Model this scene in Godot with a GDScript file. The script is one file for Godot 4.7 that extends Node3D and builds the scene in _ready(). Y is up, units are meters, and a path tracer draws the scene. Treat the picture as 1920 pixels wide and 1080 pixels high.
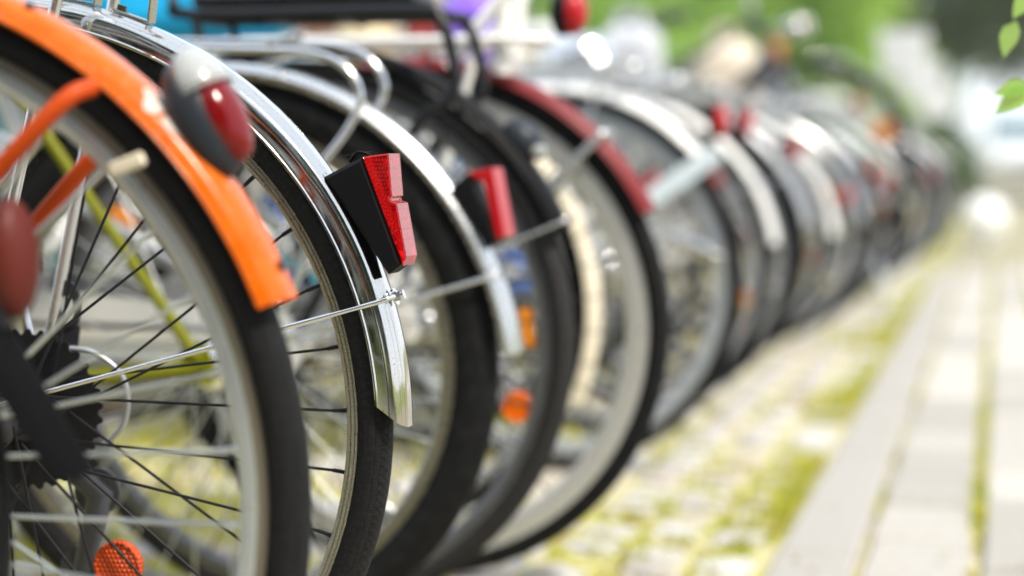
extends Node3D

# ---------------------------------------------------------------- geometry kit
class Geo:
	var V := PackedVector3Array()
	var N := PackedVector3Array()
	var T := PackedVector2Array()
	var I := PackedInt32Array()

	func add(p: Vector3, n: Vector3, t := Vector2.ZERO) -> int:
		V.append(p)
		N.append(n)
		T.append(t)
		return V.size() - 1

	func tri(a: int, b: int, c: int) -> void:
		var g := (V[b] - V[a]).cross(V[c] - V[a])
		if g.dot(N[a] + N[b] + N[c]) > 0.0:
			I.append(a); I.append(c); I.append(b)
		else:
			I.append(a); I.append(b); I.append(c)

	func quad(a: int, b: int, c: int, d: int) -> void:
		tri(a, b, c)
		tri(a, c, d)

	static func flared(f: Vector3, th: float) -> float:
		if f.z == 0.0:
			return 0.0
		var q := clampf((f.x - th) / (f.x - f.y), 0.0, 1.0)
		return f.z * q * q

	func face(pts: Array, n: Vector3) -> void:      # flat convex polygon
		var first := V.size()
		for p in pts:
			add(p, n, Vector2(p.x, p.y))
		for k in range(1, pts.size() - 1):
			tri(first, first + k, first + k + 1)

	# a profile of (r, z) turned about the z axis
	func turn(prof: Array, closed: bool, a0: float, a1: float, segs: int, centre := Vector3.ZERO, flare := Vector3.ZERO, sharp := 38.0, side := 0.0, slant := 0.0) -> void:
		var m := prof.size()
		var n_seg := m if closed else m - 1
		var full := absf(absf(a1 - a0) - TAU) < 0.001
		var area := 0.0
		for k in n_seg:
			var p: Vector2 = prof[k]
			var q: Vector2 = prof[(k + 1) % m]
			area += p.x * q.y - q.x * p.y
		var sgn := signf(area) if side == 0.0 else side
		var nn := []
		for k in n_seg:
			var e: Vector2 = prof[(k + 1) % m] - prof[k]
			nn.append((Vector2(e.y, -e.x) * sgn).normalized())
		var cosmin := cos(deg_to_rad(sharp))
		for k in n_seg:
			var ns: Vector2 = nn[k]
			var ne: Vector2 = nn[k]
			var before: int = (k - 1 + n_seg) % n_seg
			var after: int = (k + 1) % n_seg
			if (closed or k > 0) and nn[before].dot(nn[k]) > cosmin:
				ns = (nn[before] + nn[k]).normalized()
			if (closed or k < n_seg - 1) and nn[after].dot(nn[k]) > cosmin:
				ne = (nn[after] + nn[k]).normalized()
			var p: Vector2 = prof[k]
			var q: Vector2 = prof[(k + 1) % m]
			var v0 := float(k) / n_seg
			var v1 := float(k + 1) / n_seg
			var last_a := -1
			var last_b := -1
			for s in segs + 1:
				var f := float(s) / segs
				var th := lerpf(a0, a1, f)
				var d := flared(flare, th)
				var tp: float = th + slant * (prof[m / 4].x - p.x) * (1.0 - f)
				var tq: float = th + slant * (prof[m / 4].x - q.x) * (1.0 - f)
				var a := add(centre + Vector3((p.x + d) * cos(tp), (p.x + d) * sin(tp), p.y), Vector3(ns.x * cos(tp), ns.x * sin(tp), ns.y), Vector2(f, v0))
				var b := add(centre + Vector3((q.x + d) * cos(tq), (q.x + d) * sin(tq), q.y), Vector3(ne.x * cos(tq), ne.x * sin(tq), ne.y), Vector2(f, v1))
				if s > 0:
					quad(last_a, last_b, b, a)
				last_a = a
				last_b = b
		if closed and not full:
			var poly := PackedVector2Array(prof)
			var cut := Geometry2D.triangulate_polygon(poly)
			for end in 2:
				var th := a0 if end == 0 else a1
				var d := flared(flare, th)
				var c := cos(th)
				var w := sin(th)
				var nrm := Vector3(-w, c, 0) * (signf(a1 - a0) if end == 1 else -signf(a1 - a0))
				var first := V.size()
				for p2 in prof:
					var te: float = th + slant * (prof[m / 4].x - p2.x) * (1.0 if end == 0 else 0.0)
					add(centre + Vector3((p2.x + d) * cos(te), (p2.x + d) * sin(te), p2.y), nrm, Vector2(0.5, 0.5))
				for k in range(0, cut.size(), 3):
					tri(first + cut[k], first + cut[k + 1], first + cut[k + 2])

	# tube along a path; r is a number or one radius per point
	func tube(pts: Array, r, sides := 10, squash := 1.0) -> void:
		var n := pts.size()
		var tan_ := []
		for i in n:
			var a: Vector3 = pts[maxi(i - 1, 0)]
			var b: Vector3 = pts[mini(i + 1, n - 1)]
			tan_.append((b - a).normalized())
		var up := Vector3.UP if absf(tan_[0].y) < 0.9 else Vector3.RIGHT
		var x: Vector3 = up.cross(tan_[0]).normalized()
		var x0 := x
		var prev := -1
		var len := 0.0
		for i in n:
			var t: Vector3 = tan_[i]
			x = (x - t * x.dot(t)).normalized()
			var y: Vector3 = t.cross(x)
			var rad: float = r[i] if r is Array else r
			if i > 0:
				len += (pts[i] - pts[i - 1]).length()
			var first := V.size()
			for s in sides + 1:
				var a := TAU * s / sides
				var d := x * cos(a) + y * sin(a) * squash
				add(pts[i] + d * rad, (x * cos(a) + y * sin(a) / squash).normalized(), Vector2(float(s) / sides, len * 10.0))
			if prev >= 0:
				for s in sides:
					quad(prev + s, prev + s + 1, first + s + 1, first + s)
			prev = first
		for end in 2:
			var i := 0 if end == 0 else n - 1
			var t: Vector3 = tan_[i]
			var xx := x0 if end == 0 else x
			var yy := t.cross(xx)
			var rad: float = r[i] if r is Array else r
			var rim := []
			for s in sides:
				var a := TAU * s / sides
				rim.append(pts[i] + (xx * cos(a) + yy * sin(a) * squash) * rad)
			face(rim, t * (-1.0 if end == 0 else 1.0))

	# box with chamfered edges
	func box(c: Vector3, size: Vector3, bev := 0.002, basis := Basis.IDENTITY) -> void:
		var h := size / 2.0
		var b := minf(bev, minf(h.x, minf(h.y, h.z)) * 0.9)
		var ax := [Vector3.RIGHT, Vector3.UP, Vector3.BACK]
		for k in 3:
			var u: int = (k + 1) % 3
			var w: int = (k + 2) % 3
			for s in [-1.0, 1.0]:
				var pts := []
				for q in [[-1, -1], [1, -1], [1, 1], [-1, 1]]:
					var p := Vector3.ZERO
					p[k] = h[k] * s
					p[u] = (h[u] - b) * q[0]
					p[w] = (h[w] - b) * q[1]
					pts.append(c + basis * p)
				face(pts, basis * (ax[k] * s))
		if b <= 0.0:
			return
		for k in 3:                                   # edges along axis k
			var u: int = (k + 1) % 3
			var w: int = (k + 2) % 3
			for su in [-1.0, 1.0]:
				for sw in [-1.0, 1.0]:
					var pts := []
					for q in [[1, 0, -1], [1, 0, 1], [0, 1, 1], [0, 1, -1]]:
						var p := Vector3.ZERO
						p[k] = (h[k] - b) * q[2]
						p[u] = (h[u] - (0.0 if q[0] else b)) * su
						p[w] = (h[w] - (0.0 if q[1] else b)) * sw
						pts.append(c + basis * p)
					face(pts, basis * (ax[u] * su + ax[w] * sw).normalized())
		for sx in [-1.0, 1.0]:
			for sy in [-1.0, 1.0]:
				for sz in [-1.0, 1.0]:
					var s := Vector3(sx, sy, sz)
					face([c + basis * (s * (h - Vector3(0, b, b))), c + basis * (s * (h - Vector3(b, 0, b))), c + basis * (s * (h - Vector3(b, b, 0)))], basis * s.normalized())

	# polygon in xy pushed from z0 to z1, edges chamfered by bev
	func prism(poly: Array, z0: float, z1: float, bev := 0.0) -> void:
		var pp := PackedVector2Array(poly)
		if Geometry2D.is_polygon_clockwise(pp):
			pp.reverse()
		var inner := pp
		if bev > 0.0:
			var off := Geometry2D.offset_polygon(pp, -bev, Geometry2D.JOIN_MITER)
			if off.size() == 1 and off[0].size() == pp.size():
				inner = off[0]
				var best := 0
				for k in inner.size():
					if inner[k].distance_to(pp[0]) < inner[best].distance_to(pp[0]):
						best = k
				var turned := PackedVector2Array()
				for k in inner.size():
					turned.append(inner[(k + best) % inner.size()])
				inner = turned
			else:
				bev = 0.0
		var cut := Geometry2D.triangulate_polygon(inner)
		for s in 2:
			var z := z1 if s == 1 else z0
			var nrm := Vector3(0, 0, 1.0 if s == 1 else -1.0)
			var first := V.size()
			for p in inner:
				add(Vector3(p.x, p.y, z), nrm, p)
			for k in range(0, cut.size(), 3):
				tri(first + cut[k], first + cut[k + 1], first + cut[k + 2])
		for k in pp.size():
			var k2 := (k + 1) % pp.size()
			var p := pp[k]
			var q := pp[k2]
			var e := (q - p).normalized()
			var nrm := Vector3(e.y, -e.x, 0)
			face([Vector3(p.x, p.y, z0 + bev), Vector3(q.x, q.y, z0 + bev), Vector3(q.x, q.y, z1 - bev), Vector3(p.x, p.y, z1 - bev)], nrm)
			if bev > 0.0:
				for s in [0, 1]:
					var za := z1 - bev if s else z0 + bev
					var zb := z1 if s else z0
					face([Vector3(p.x, p.y, za), Vector3(q.x, q.y, za), Vector3(inner[k2].x, inner[k2].y, zb), Vector3(inner[k].x, inner[k].y, zb)], (nrm + Vector3(0, 0, 1.0 if s else -1.0)).normalized())

	func ball(c: Vector3, rad: Vector3, basis := Basis.IDENTITY, lat := 10, lon := 16, from_v := 0.0, to_v := 1.0) -> void:
		var prev := -1
		for i in lat + 1:
			var a := PI * lerpf(from_v, to_v, float(i) / lat)
			var first := V.size()
			for j in lon + 1:
				var b := TAU * j / lon
				var d := Vector3(sin(a) * cos(b), cos(a), sin(a) * sin(b))
				add(c + basis * (d * rad), (basis * (d / rad)).normalized(), Vector2(float(j) / lon, float(i) / lat))
			if prev >= 0:
				for j in lon:
					quad(prev + j, prev + j + 1, first + j + 1, first + j)
			prev = first

	# rows of points joined as a skin with smooth normals
	func skin(rows: Array, out: Vector3, caps := false) -> void:
		var m: int = rows.size()
		var n: int = rows[0].size()
		var first := V.size()
		for i in m:
			for j in n:
				var du: Vector3 = rows[mini(i + 1, m - 1)][j] - rows[maxi(i - 1, 0)][j]
				var dv: Vector3 = rows[i][mini(j + 1, n - 1)] - rows[i][maxi(j - 1, 0)]
				var nrm := du.cross(dv).normalized()
				if nrm.dot(rows[i][j] - out) < 0.0:
					nrm = -nrm
				add(rows[i][j], nrm, Vector2(float(j) / (n - 1), float(i) / (m - 1)))
		for i in m - 1:
			for j in n - 1:
				var a := first + i * n + j
				quad(a, a + 1, a + n + 1, a + n)

	func mesh() -> ArrayMesh:
		var arr := []
		arr.resize(Mesh.ARRAY_MAX)
		arr[Mesh.ARRAY_VERTEX] = V
		arr[Mesh.ARRAY_NORMAL] = N
		arr[Mesh.ARRAY_TEX_UV] = T
		arr[Mesh.ARRAY_INDEX] = I
		var am := ArrayMesh.new()
		am.add_surface_from_arrays(Mesh.PRIMITIVE_TRIANGLES, arr)
		return am


var rng := RandomNumberGenerator.new()
var M := {}
var made := {}
var names := {}


func numbered(called: String) -> String:
	var k: int = names.get(called, 0)
	names[called] = k + 1
	return called if k == 0 else "%s_%03d" % [called, k]


func tag(o: Node3D, label: String, category: String, group := "", kind := "") -> Node3D:
	if label: o.set_meta("label", label)
	if category: o.set_meta("category", category)
	if group: o.set_meta("group", group)
	if kind: o.set_meta("kind", kind)
	return o


func thing(called: String, label: String, category: String, at := Vector3.ZERO, turn := 0.0, group := "") -> Node3D:
	var o := Node3D.new()
	o.name = numbered(called)
	add_child(o, true)
	o.position = at
	o.rotation.y = turn
	return tag(o, label, category, group)


func part(parent: Node3D, called: String, mesh: Mesh, mat: Material, at := Vector3.ZERO) -> MeshInstance3D:
	var o := MeshInstance3D.new()
	var key := str(parent.get_instance_id()) + called
	if parent == self:
		o.name = numbered(called)
	else:
		o.name = numbered_in(key, called)
	o.mesh = mesh
	o.material_override = mat
	o.position = at
	parent.add_child(o, true)
	return o


func numbered_in(key: String, called: String) -> String:
	var k: int = names.get(key, 0)
	names[key] = k + 1
	return called if k == 0 else "%s_%03d" % [called, k]


func lin(r: float, g: float, b: float, a := 1.0) -> Color:
	var c := Color(r, g, b).linear_to_srgb()
	c.a = a
	return c


func curve(pts: Array, per := 6) -> Array:            # Catmull-Rom through points
	var out := []
	for i in pts.size() - 1:
		var a: Vector3 = pts[maxi(i - 1, 0)]
		var b: Vector3 = pts[i]
		var c: Vector3 = pts[i + 1]
		var d: Vector3 = pts[mini(i + 2, pts.size() - 1)]
		for s in per:
			out.append(b.cubic_interpolate(c, a, d, float(s) / per))
	out.append(pts[-1])
	return out


# ---------------------------------------------------------------- materials
func noise_tex(freq: float, lo: float, hi: float, seed_: int, size := 512, kind := FastNoiseLite.TYPE_SIMPLEX_SMOOTH, gain := 0.55) -> ImageTexture:
	var n := FastNoiseLite.new()
	n.seed = seed_
	n.noise_type = kind
	n.frequency = freq
	n.fractal_octaves = 5
	n.fractal_gain = gain
	var im := n.get_seamless_image(size, size, false, false, 0.15, true)
	im.convert(Image.FORMAT_RGB8)
	for y in size:
		for x in size:
			var g := lerpf(lo, hi, im.get_pixel(x, y).r)
			im.set_pixel(x, y, Color(g, g, g))
	return ImageTexture.create_from_image(im)


func ramp_tex(freq: float, cols: Array, seed_: int, size := 512, oct := 5) -> ImageTexture:   # colours are linear values
	var n := FastNoiseLite.new()
	n.seed = seed_
	n.frequency = freq
	n.fractal_octaves = oct
	n.fractal_gain = 0.6
	var im := n.get_seamless_image(size, size, false, false, 0.15, true)
	im.convert(Image.FORMAT_RGB8)
	var g := Gradient.new()
	g.offsets = PackedFloat32Array(cols.map(func(c): return c[0]))
	g.colors = PackedColorArray(cols.map(func(c): return c[1].linear_to_srgb()))
	for y in size:
		for x in size:
			im.set_pixel(x, y, g.sample(im.get_pixel(x, y).r))
	return ImageTexture.create_from_image(im)


func mat(called: String, c: Color, rough: float, metal := 0.0, coat := 0.0) -> StandardMaterial3D:
	var m := StandardMaterial3D.new()
	m.resource_name = called
	m.albedo_color = c
	m.roughness = rough
	m.metallic = metal
	if coat > 0.0:
		m.clearcoat_enabled = true
		m.clearcoat = coat
		m.clearcoat_roughness = 0.08
	M[called] = m
	return m


func tri_rough(m: StandardMaterial3D, tex: Texture2D, scale: float) -> void:
	m.roughness_texture = tex
	m.uv1_triplanar = true
	m.uv1_scale = Vector3.ONE * scale


func prism_heights() -> ImageTexture:                 # small hexagonal corner-cube cells
	var im := Image.create(128, 128, false, Image.FORMAT_RGB8)
	for y in 128:
		for x in 128:
			var best := 9.0
			var second := 9.0
			for j in range(-1, 6):
				for i in range(-1, 6):
					var c := Vector2((i + 0.5 * (j % 2)) * 32.0, j * 32.0)
					var e := c.distance_to(Vector2(x, y)) / 32.0
					if e < best:
						second = best
						best = e
					elif e < second:
						second = e
			var g := clampf((second - best) * 0.9, 0.0, 1.0)
			im.set_pixel(x, y, Color(g, g, g))
	return ImageTexture.create_from_image(im)


func worn_paint(base: Color) -> ImageTexture:          # linear base; dust film in patches, hairline scratches, small chips
	var n := FastNoiseLite.new()
	n.seed = 44
	n.frequency = 0.012
	n.fractal_octaves = 5
	var size := 512
	var im := n.get_seamless_image(size, size, false, false, 0.15, true)
	im.convert(Image.FORMAT_RGB8)
	for y in size:
		for x in size:
			var g := im.get_pixel(x, y).r
			var c := base.lerp(Color(0.60, 0.26, 0.10), clampf((g - 0.52) * 0.4, 0.0, 0.08)) * (0.84 + 0.24 * g)
			im.set_pixel(x, y, c.linear_to_srgb())
	var r := RandomNumberGenerator.new()
	r.seed = 45
	for k in 240:
		var p := Vector2(r.randf(), r.randf()) * size
		var a := r.randf_range(-0.5, 0.5) + (PI / 2.0 if r.randf() < 0.3 else 0.0)
		var c := (Color(0.85, 0.40, 0.18) if r.randf() < 0.6 else Color(0.30, 0.06, 0.01)).linear_to_srgb()
		for s in r.randi_range(6, 60):
			p += Vector2(cos(a), sin(a))
			im.set_pixel(posmod(int(p.x), size), posmod(int(p.y), size), c)
	for k in 130:
		var p := Vector2(r.randf(), r.randf()) * size
		var c := (Color(0.55, 0.42, 0.34) if r.randf() < 0.5 else Color(0.20, 0.07, 0.03)).linear_to_srgb()
		var q := r.randf_range(0.8, 3.0)
		for dy in range(-3, 4):
			for dx in range(-3, 4):
				if Vector2(dx, dy).length() < q + r.randf() * 0.8:
					im.set_pixel(posmod(int(p.x) + dx, size), posmod(int(p.y) + dy, size), c)
	return ImageTexture.create_from_image(im)


func dusty_rubber(seed_: int) -> ImageTexture:        # along the tyre / across it: greyed walls, scuffs, dried mud specks
	var n := FastNoiseLite.new()
	n.seed = seed_
	n.frequency = 0.02
	n.fractal_octaves = 5
	var im := n.get_seamless_image(512, 512, false, false, 0.15, true)
	im.convert(Image.FORMAT_RGB8)
	var r := RandomNumberGenerator.new()
	r.seed = seed_
	for y in 512:
		for x in 512:
			var g := im.get_pixel(x, y).r
			var t := 0.0060 + 0.010 * clampf((g - 0.45) * 2.0, 0.0, 1.0)
			im.set_pixel(x, y, Color(t, t, t * 1.02).linear_to_srgb())
	for k in 420:
		var p := Vector2i(r.randi() % 512, r.randi() % 512)
		var t := r.randf_range(0.02, 0.05)
		var c := Color(t, t * 0.9, t * 0.75).linear_to_srgb()
		for s in r.randi_range(1, 7):
			im.set_pixel(posmod(p.x + s, 512), posmod(p.y + (s / 3) * (r.randi() % 3 - 1), 512), c)
	return ImageTexture.create_from_image(im)


func tyre_heights() -> ImageTexture:                  # across the image: along the tyre; down: bead, side, tread, side, bead
	var w := 256
	var h := 256
	var im := Image.create(w, h, false, Image.FORMAT_RGB8)
	for y in h:
		var v := absf(float(y) / h - 0.5)             # 0 crown .. 0.5 bead
		for x in w:
			var g := 0.5
			if v < 0.165:                             # tread: rows of small triangles between zigzag sipes
				var row := v / 0.055
				var k := floorf(row)
				var f := row - k
				var p := fmod(float(x) / w * 8.0 + 0.5 * fmod(k, 2.0), 1.0)
				g = 0.85 if absf(p - 0.5) < 0.5 * (1.0 - f) * 0.85 and f > 0.08 else 0.35
			elif v < 0.178:
				g = 0.15
			elif v < 0.235:                           # band of fine ribs
				g = 0.75 if fmod(float(x) / w * 40.0, 1.0) < 0.55 else 0.4
			elif v < 0.243:
				g = 0.2
			elif v < 0.36:
				g = 0.5 + 0.05 * sin(float(x) * 0.7 + y)
			elif v < 0.37:
				g = 0.75
			im.set_pixel(x, y, Color(g, g, g))
	return ImageTexture.create_from_image(im)


func make_materials() -> void:
	var grime := noise_tex(0.012, 0.55, 1.0, 3)
	var fine := noise_tex(0.05, 0.6, 1.25, 9)
	var blot := noise_tex(0.02, 0.25, 1.0, 17)
	var m: StandardMaterial3D
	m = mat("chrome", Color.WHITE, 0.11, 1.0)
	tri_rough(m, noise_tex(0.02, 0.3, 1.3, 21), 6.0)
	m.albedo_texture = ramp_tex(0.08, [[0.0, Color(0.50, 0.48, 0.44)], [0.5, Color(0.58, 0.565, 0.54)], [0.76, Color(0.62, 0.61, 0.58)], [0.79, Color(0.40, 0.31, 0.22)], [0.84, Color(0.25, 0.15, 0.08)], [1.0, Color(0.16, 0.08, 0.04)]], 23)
	m = mat("bright_steel", lin(0.72, 0.72, 0.73), 0.3, 1.0)
	tri_rough(m, blot, 12.0)
	m = mat("aluminium", lin(0.56, 0.565, 0.56), 0.34, 1.0)
	tri_rough(m, grime, 8.0)
	m = mat("rim_alloy", lin(0.36, 0.345, 0.30), 0.38, 0.95)
	tri_rough(m, grime, 14.0)
	m = mat("rim_bright", lin(0.66, 0.67, 0.70), 0.5, 0.85)
	tri_rough(m, grime, 10.0)
	m = mat("rim_white", lin(0.68, 0.68, 0.66), 0.42, 0.6)
	tri_rough(m, grime, 10.0)
	m = mat("rim_cool", lin(0.58, 0.61, 0.66), 0.45, 0.7)
	tri_rough(m, grime, 10.0)
	m = mat("worn_track", lin(0.19, 0.165, 0.13), 0.55, 0.5)
	tri_rough(m, grime, 10.0)
	m = mat("rim_grey", lin(0.26, 0.265, 0.29), 0.42, 0.9)
	tri_rough(m, grime, 10.0)
	m = mat("dark_steel", lin(0.06, 0.06, 0.065), 0.42, 0.6)
	tri_rough(m, grime, 16.0)
	m = mat("black_spoke", lin(0.010, 0.010, 0.011), 0.45)
	m.metallic_specular = 0.3
	m = mat("steel_spoke", lin(0.62, 0.64, 0.63), 0.3, 1.0)
	m = mat("dull_spoke", lin(0.05, 0.048, 0.046), 0.5, 0.3)
	m = mat("rubber", Color.WHITE, 0.7)
	m.metallic_specular = 0.3
	m.metallic_specular = 0.32
	m.albedo_texture = dusty_rubber(31)
	m.heightmap_enabled = true
	m.heightmap_texture = tyre_heights()
	m.heightmap_scale = 0.34
	m.heightmap_deep_parallax = false
	m.uv1_scale = Vector3(38, 1, 1)
	m = mat("rubber_plain", Color.WHITE, 0.75)
	m.metallic_specular = 0.25
	m.albedo_texture = dusty_rubber(33)
	m.uv1_scale = Vector3(9, 1, 1)
	m = mat("rubber_grey", lin(0.028, 0.026, 0.026), 0.78)
	m.metallic_specular = 0.3
	m.albedo_texture = noise_tex(0.03, 0.7, 1.1, 35)
	m.uv1_scale = Vector3(9, 1, 1)
	m = mat("rubber_tan", lin(0.30, 0.24, 0.16), 0.75)
	m.albedo_texture = noise_tex(0.03, 0.7, 1.05, 36)
	m.uv1_scale = Vector3(9, 1, 1)
	m = mat("black_plastic", lin(0.006, 0.006, 0.007), 0.5)
	m.metallic_specular = 0.2
	tri_rough(m, fine, 20.0)
	m = mat("flap_rubber", lin(0.006, 0.006, 0.007), 0.8)
	m.metallic_specular = 0.15
	m = mat("grey_plastic", lin(0.022, 0.026, 0.034), 0.4)
	m.metallic_specular = 0.35
	m = mat("black_paint", lin(0.012, 0.012, 0.014), 0.35, 0.0, 0.7)
	m = mat("black_satin", lin(0.008, 0.008, 0.010), 0.35)
	m.metallic_specular = 0.4
	m = mat("orange_paint", Color.WHITE, 0.36)
	m.metallic_specular = 0.32
	m.albedo_texture = worn_paint(Color(0.62, 0.108, 0.001))
	m.roughness_texture = blot
	m.uv1_triplanar = true
	m.uv1_scale = Vector3.ONE * 7.0
	m = mat("red_orange_paint", lin(0.50, 0.060, 0.006), 0.4)
	m.metallic_specular = 0.28
	m = mat("chipped_primer", lin(0.62, 0.50, 0.44), 0.6)
	m = mat("red_paint", lin(0.17, 0.010, 0.011), 0.38)
	m.metallic_specular = 0.35
	m = mat("olive_paint", lin(0.15, 0.155, 0.001), 0.4)
	m.metallic_specular = 0.3
	m = mat("white_paint", lin(0.80, 0.79, 0.76), 0.35, 0.0, 0.5)
	m = mat("cream_paint", lin(0.68, 0.60, 0.45), 0.4, 0.0, 0.4)
	m = mat("silver_paint", lin(0.42, 0.43, 0.45), 0.35, 0.5, 0.5)
	m = mat("blue_paint", lin(0.03, 0.10, 0.35), 0.35, 0.0, 0.5)
	m = mat("teal_paint", lin(0.03, 0.25, 0.30), 0.35, 0.0, 0.5)
	m = mat("green_paint", lin(0.03, 0.14, 0.06), 0.35, 0.0, 0.5)
	m = mat("brown_leather", lin(0.22, 0.08, 0.03), 0.45)
	m = mat("cream_leather", lin(0.62, 0.50, 0.34), 0.45)
	m = mat("black_vinyl", lin(0.02, 0.02, 0.022), 0.38)
	m = mat("white_vinyl", lin(0.75, 0.75, 0.74), 0.35)
	m = mat("cyan_cloth", lin(0.005, 0.48, 0.90), 0.55)
	m = mat("pale_canvas", lin(0.72, 0.62, 0.50), 0.8)
	m = mat("pale_grey_cloth", lin(0.48, 0.49, 0.52), 0.7)
	m = mat("slate_cloth", lin(0.16, 0.17, 0.20), 0.7)
	m = mat("orange_cloth", lin(0.48, 0.15, 0.03), 0.7)
	m = mat("cream_cloth", lin(0.75, 0.62, 0.40), 0.85)
	m = mat("crimson_cloth", lin(0.26, 0.02, 0.015), 0.7)
	m = mat("purple_plastic", lin(0.22, 0.10, 0.62), 0.35)
	m = mat("pale_blue_plastic", lin(0.62, 0.70, 0.74), 0.35)
	m = mat("white_plastic", lin(0.78, 0.78, 0.78), 0.3)
	m = mat("milky_plastic", lin(0.27, 0.28, 0.27), 0.2)
	m = mat("faded_lens", lin(0.10, 0.016, 0.011), 0.45)
	m.metallic_specular = 0.3
	m = mat("glass_plastic", Color(0.93, 0.94, 0.92, 0.25), 0.12)
	m.refraction_enabled = true
	m.refraction_scale = 0.045
	m = mat("red_lens", lin(0.80, 0.010, 0.012, 0.16), 0.1)
	m.refraction_enabled = true
	m.refraction_scale = 0.045
	m.metallic_specular = 0.25
	m = mat("red_far_lens", lin(0.38, 0.004, 0.008), 0.3)
	m.metallic_specular = 0.42
	m = mat("red_core", lin(0.55, 0.05, 0.035), 0.3)
	m = mat("amber_lens", lin(0.85, 0.27, 0.006), 0.25)
	m.metallic_specular = 0.35
	m.subsurf_scatter_enabled = true
	m.subsurf_scatter_strength = 0.2
	for q in ["amber_lens"]:
		M[q].heightmap_enabled = true
		M[q].heightmap_texture = prism_heights()
		M[q].heightmap_scale = 0.25
		M[q].uv1_triplanar = true
		M[q].uv1_scale = Vector3.ONE * 60.0
	m = mat("orange_lens", lin(0.80, 0.14, 0.003), 0.25)
	m.metallic_specular = 0.35
	m = mat("red_amber_lens", lin(0.56, 0.062, 0.002), 0.2)
	m.metallic_specular = 0.45
	m.heightmap_enabled = true
	m.heightmap_texture = M["amber_lens"].heightmap_texture
	m.heightmap_scale = 0.25
	m.uv1_triplanar = true
	m.uv1_scale = Vector3.ONE * 60.0
	# setting
	m = mat("kerb_stone", Color.WHITE, 0.85)
	m.albedo_texture = ramp_tex(0.03, [[0.0, Color(0.26, 0.237, 0.205)], [0.5, Color(0.34, 0.318, 0.285)], [1.0, Color(0.395, 0.372, 0.338)]], 51)
	m.uv1_triplanar = true
	m.uv1_world_triplanar = true
	m.uv1_scale = Vector3.ONE * 3.1
	for k in 3:
		var b := 0.80 + 0.14 * k
		m = mat("paver_%d" % k, Color.WHITE, 0.85)
		m.albedo_texture = ramp_tex(0.035, [[0.0, Color(0.28, 0.255, 0.215) * b], [0.5, Color(0.41, 0.382, 0.338) * b], [1.0, Color(0.47, 0.44, 0.395) * b]], 61 + k)
		m.uv1_triplanar = true
		m.uv1_world_triplanar = true
		m.uv1_scale = Vector3.ONE * 2.7
	var tones := [Color(0.42, 0.39, 0.35), Color(0.48, 0.455, 0.42), Color(0.45, 0.40, 0.34), Color(0.52, 0.50, 0.47)]
	for k in 4:
		var t: Color = tones[k]
		m = mat("cobble_%d" % k, Color.WHITE, 0.8)
		m.albedo_texture = ramp_tex(0.05, [[0.0, t * 0.72], [0.5, t], [1.0, t * 1.12]], 71 + k, 256)
		m.uv1_triplanar = true
		m.uv1_world_triplanar = true
		m.uv1_scale = Vector3.ONE * 5.3
	m = mat("cobble_copy", Color.WHITE, 0.8)
	m.vertex_color_use_as_albedo = true
	m = mat("joint_soil", Color.WHITE, 0.95)
	m.albedo_texture = ramp_tex(0.02, [[0.0, Color(0.36, 0.28, 0.17)], [0.35, Color(0.46, 0.40, 0.27)], [0.55, Color(0.46, 0.42, 0.18)], [0.75, Color(0.39, 0.40, 0.09)], [1.0, Color(0.50, 0.46, 0.32)]], 81)
	m.uv1_triplanar = true
	m.uv1_world_triplanar = true
	m.uv1_scale = Vector3.ONE * 1.3
	m = mat("meadow", Color.WHITE, 0.95)
	m.albedo_texture = ramp_tex(0.02, [[0.0, Color(0.10, 0.13, 0.03)], [0.5, Color(0.19, 0.22, 0.05)], [1.0, Color(0.33, 0.29, 0.14)]], 82)
	m.uv1_triplanar = true
	m.uv1_world_triplanar = true
	m.uv1_scale = Vector3.ONE * 0.35
	m = mat("gravel", Color.WHITE, 0.92)
	m.albedo_texture = ramp_tex(0.06, [[0.0, Color(0.20, 0.185, 0.12)], [0.5, Color(0.29, 0.26, 0.18)], [1.0, Color(0.36, 0.325, 0.24)]], 83)
	m.uv1_triplanar = true
	m.uv1_world_triplanar = true
	m.uv1_scale = Vector3.ONE * 0.8
	for k in [["grass_blade", Color(1, 1, 1), 0.5], ["leaf", Color(1, 1, 1), 0.45]]:
		m = mat(k[0], k[1], k[2])
		m.vertex_color_use_as_albedo = true
		m.backlight_enabled = true
		m.backlight = Color(0.8, 0.85, 0.5)
	m = mat("dense_leaf", Color.WHITE, 0.5)
	m.vertex_color_use_as_albedo = true
	m = mat("bark", Color.WHITE, 0.9)
	m.albedo_texture = ramp_tex(0.04, [[0.0, Color(0.05, 0.04, 0.03)], [1.0, Color(0.17, 0.14, 0.11)]], 91)
	m.uv1_triplanar = true
	m.uv1_scale = Vector3(3, 0.8, 3)
	m = mat("plaster", Color.WHITE, 0.9)
	m.albedo_texture = ramp_tex(0.02, [[0.0, Color(0.62, 0.61, 0.58)], [1.0, Color(0.76, 0.75, 0.73)]], 92)
	m.uv1_triplanar = true
	m.uv1_world_triplanar = true
	m.uv1_scale = Vector3.ONE * 0.6
	m = mat("window_glass", lin(0.05, 0.08, 0.09), 0.05, 0.0, 1.0)
	m = mat("car_glass", lin(0.06, 0.13, 0.14), 0.05, 0.0, 1.0)
	m = mat("car_white", lin(0.78, 0.79, 0.80), 0.3, 0.0, 1.0)


# ---------------------------------------------------------------- bicycle parts
func P(x: float, y: float, z := 0.0) -> Vector3:
	return Vector3(x, y, z)


func keep(key: String, build: Callable) -> ArrayMesh:
	if not made.has(key):
		var g := Geo.new()
		build.call(g)
		made[key] = g.mesh()
	return made[key]


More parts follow.
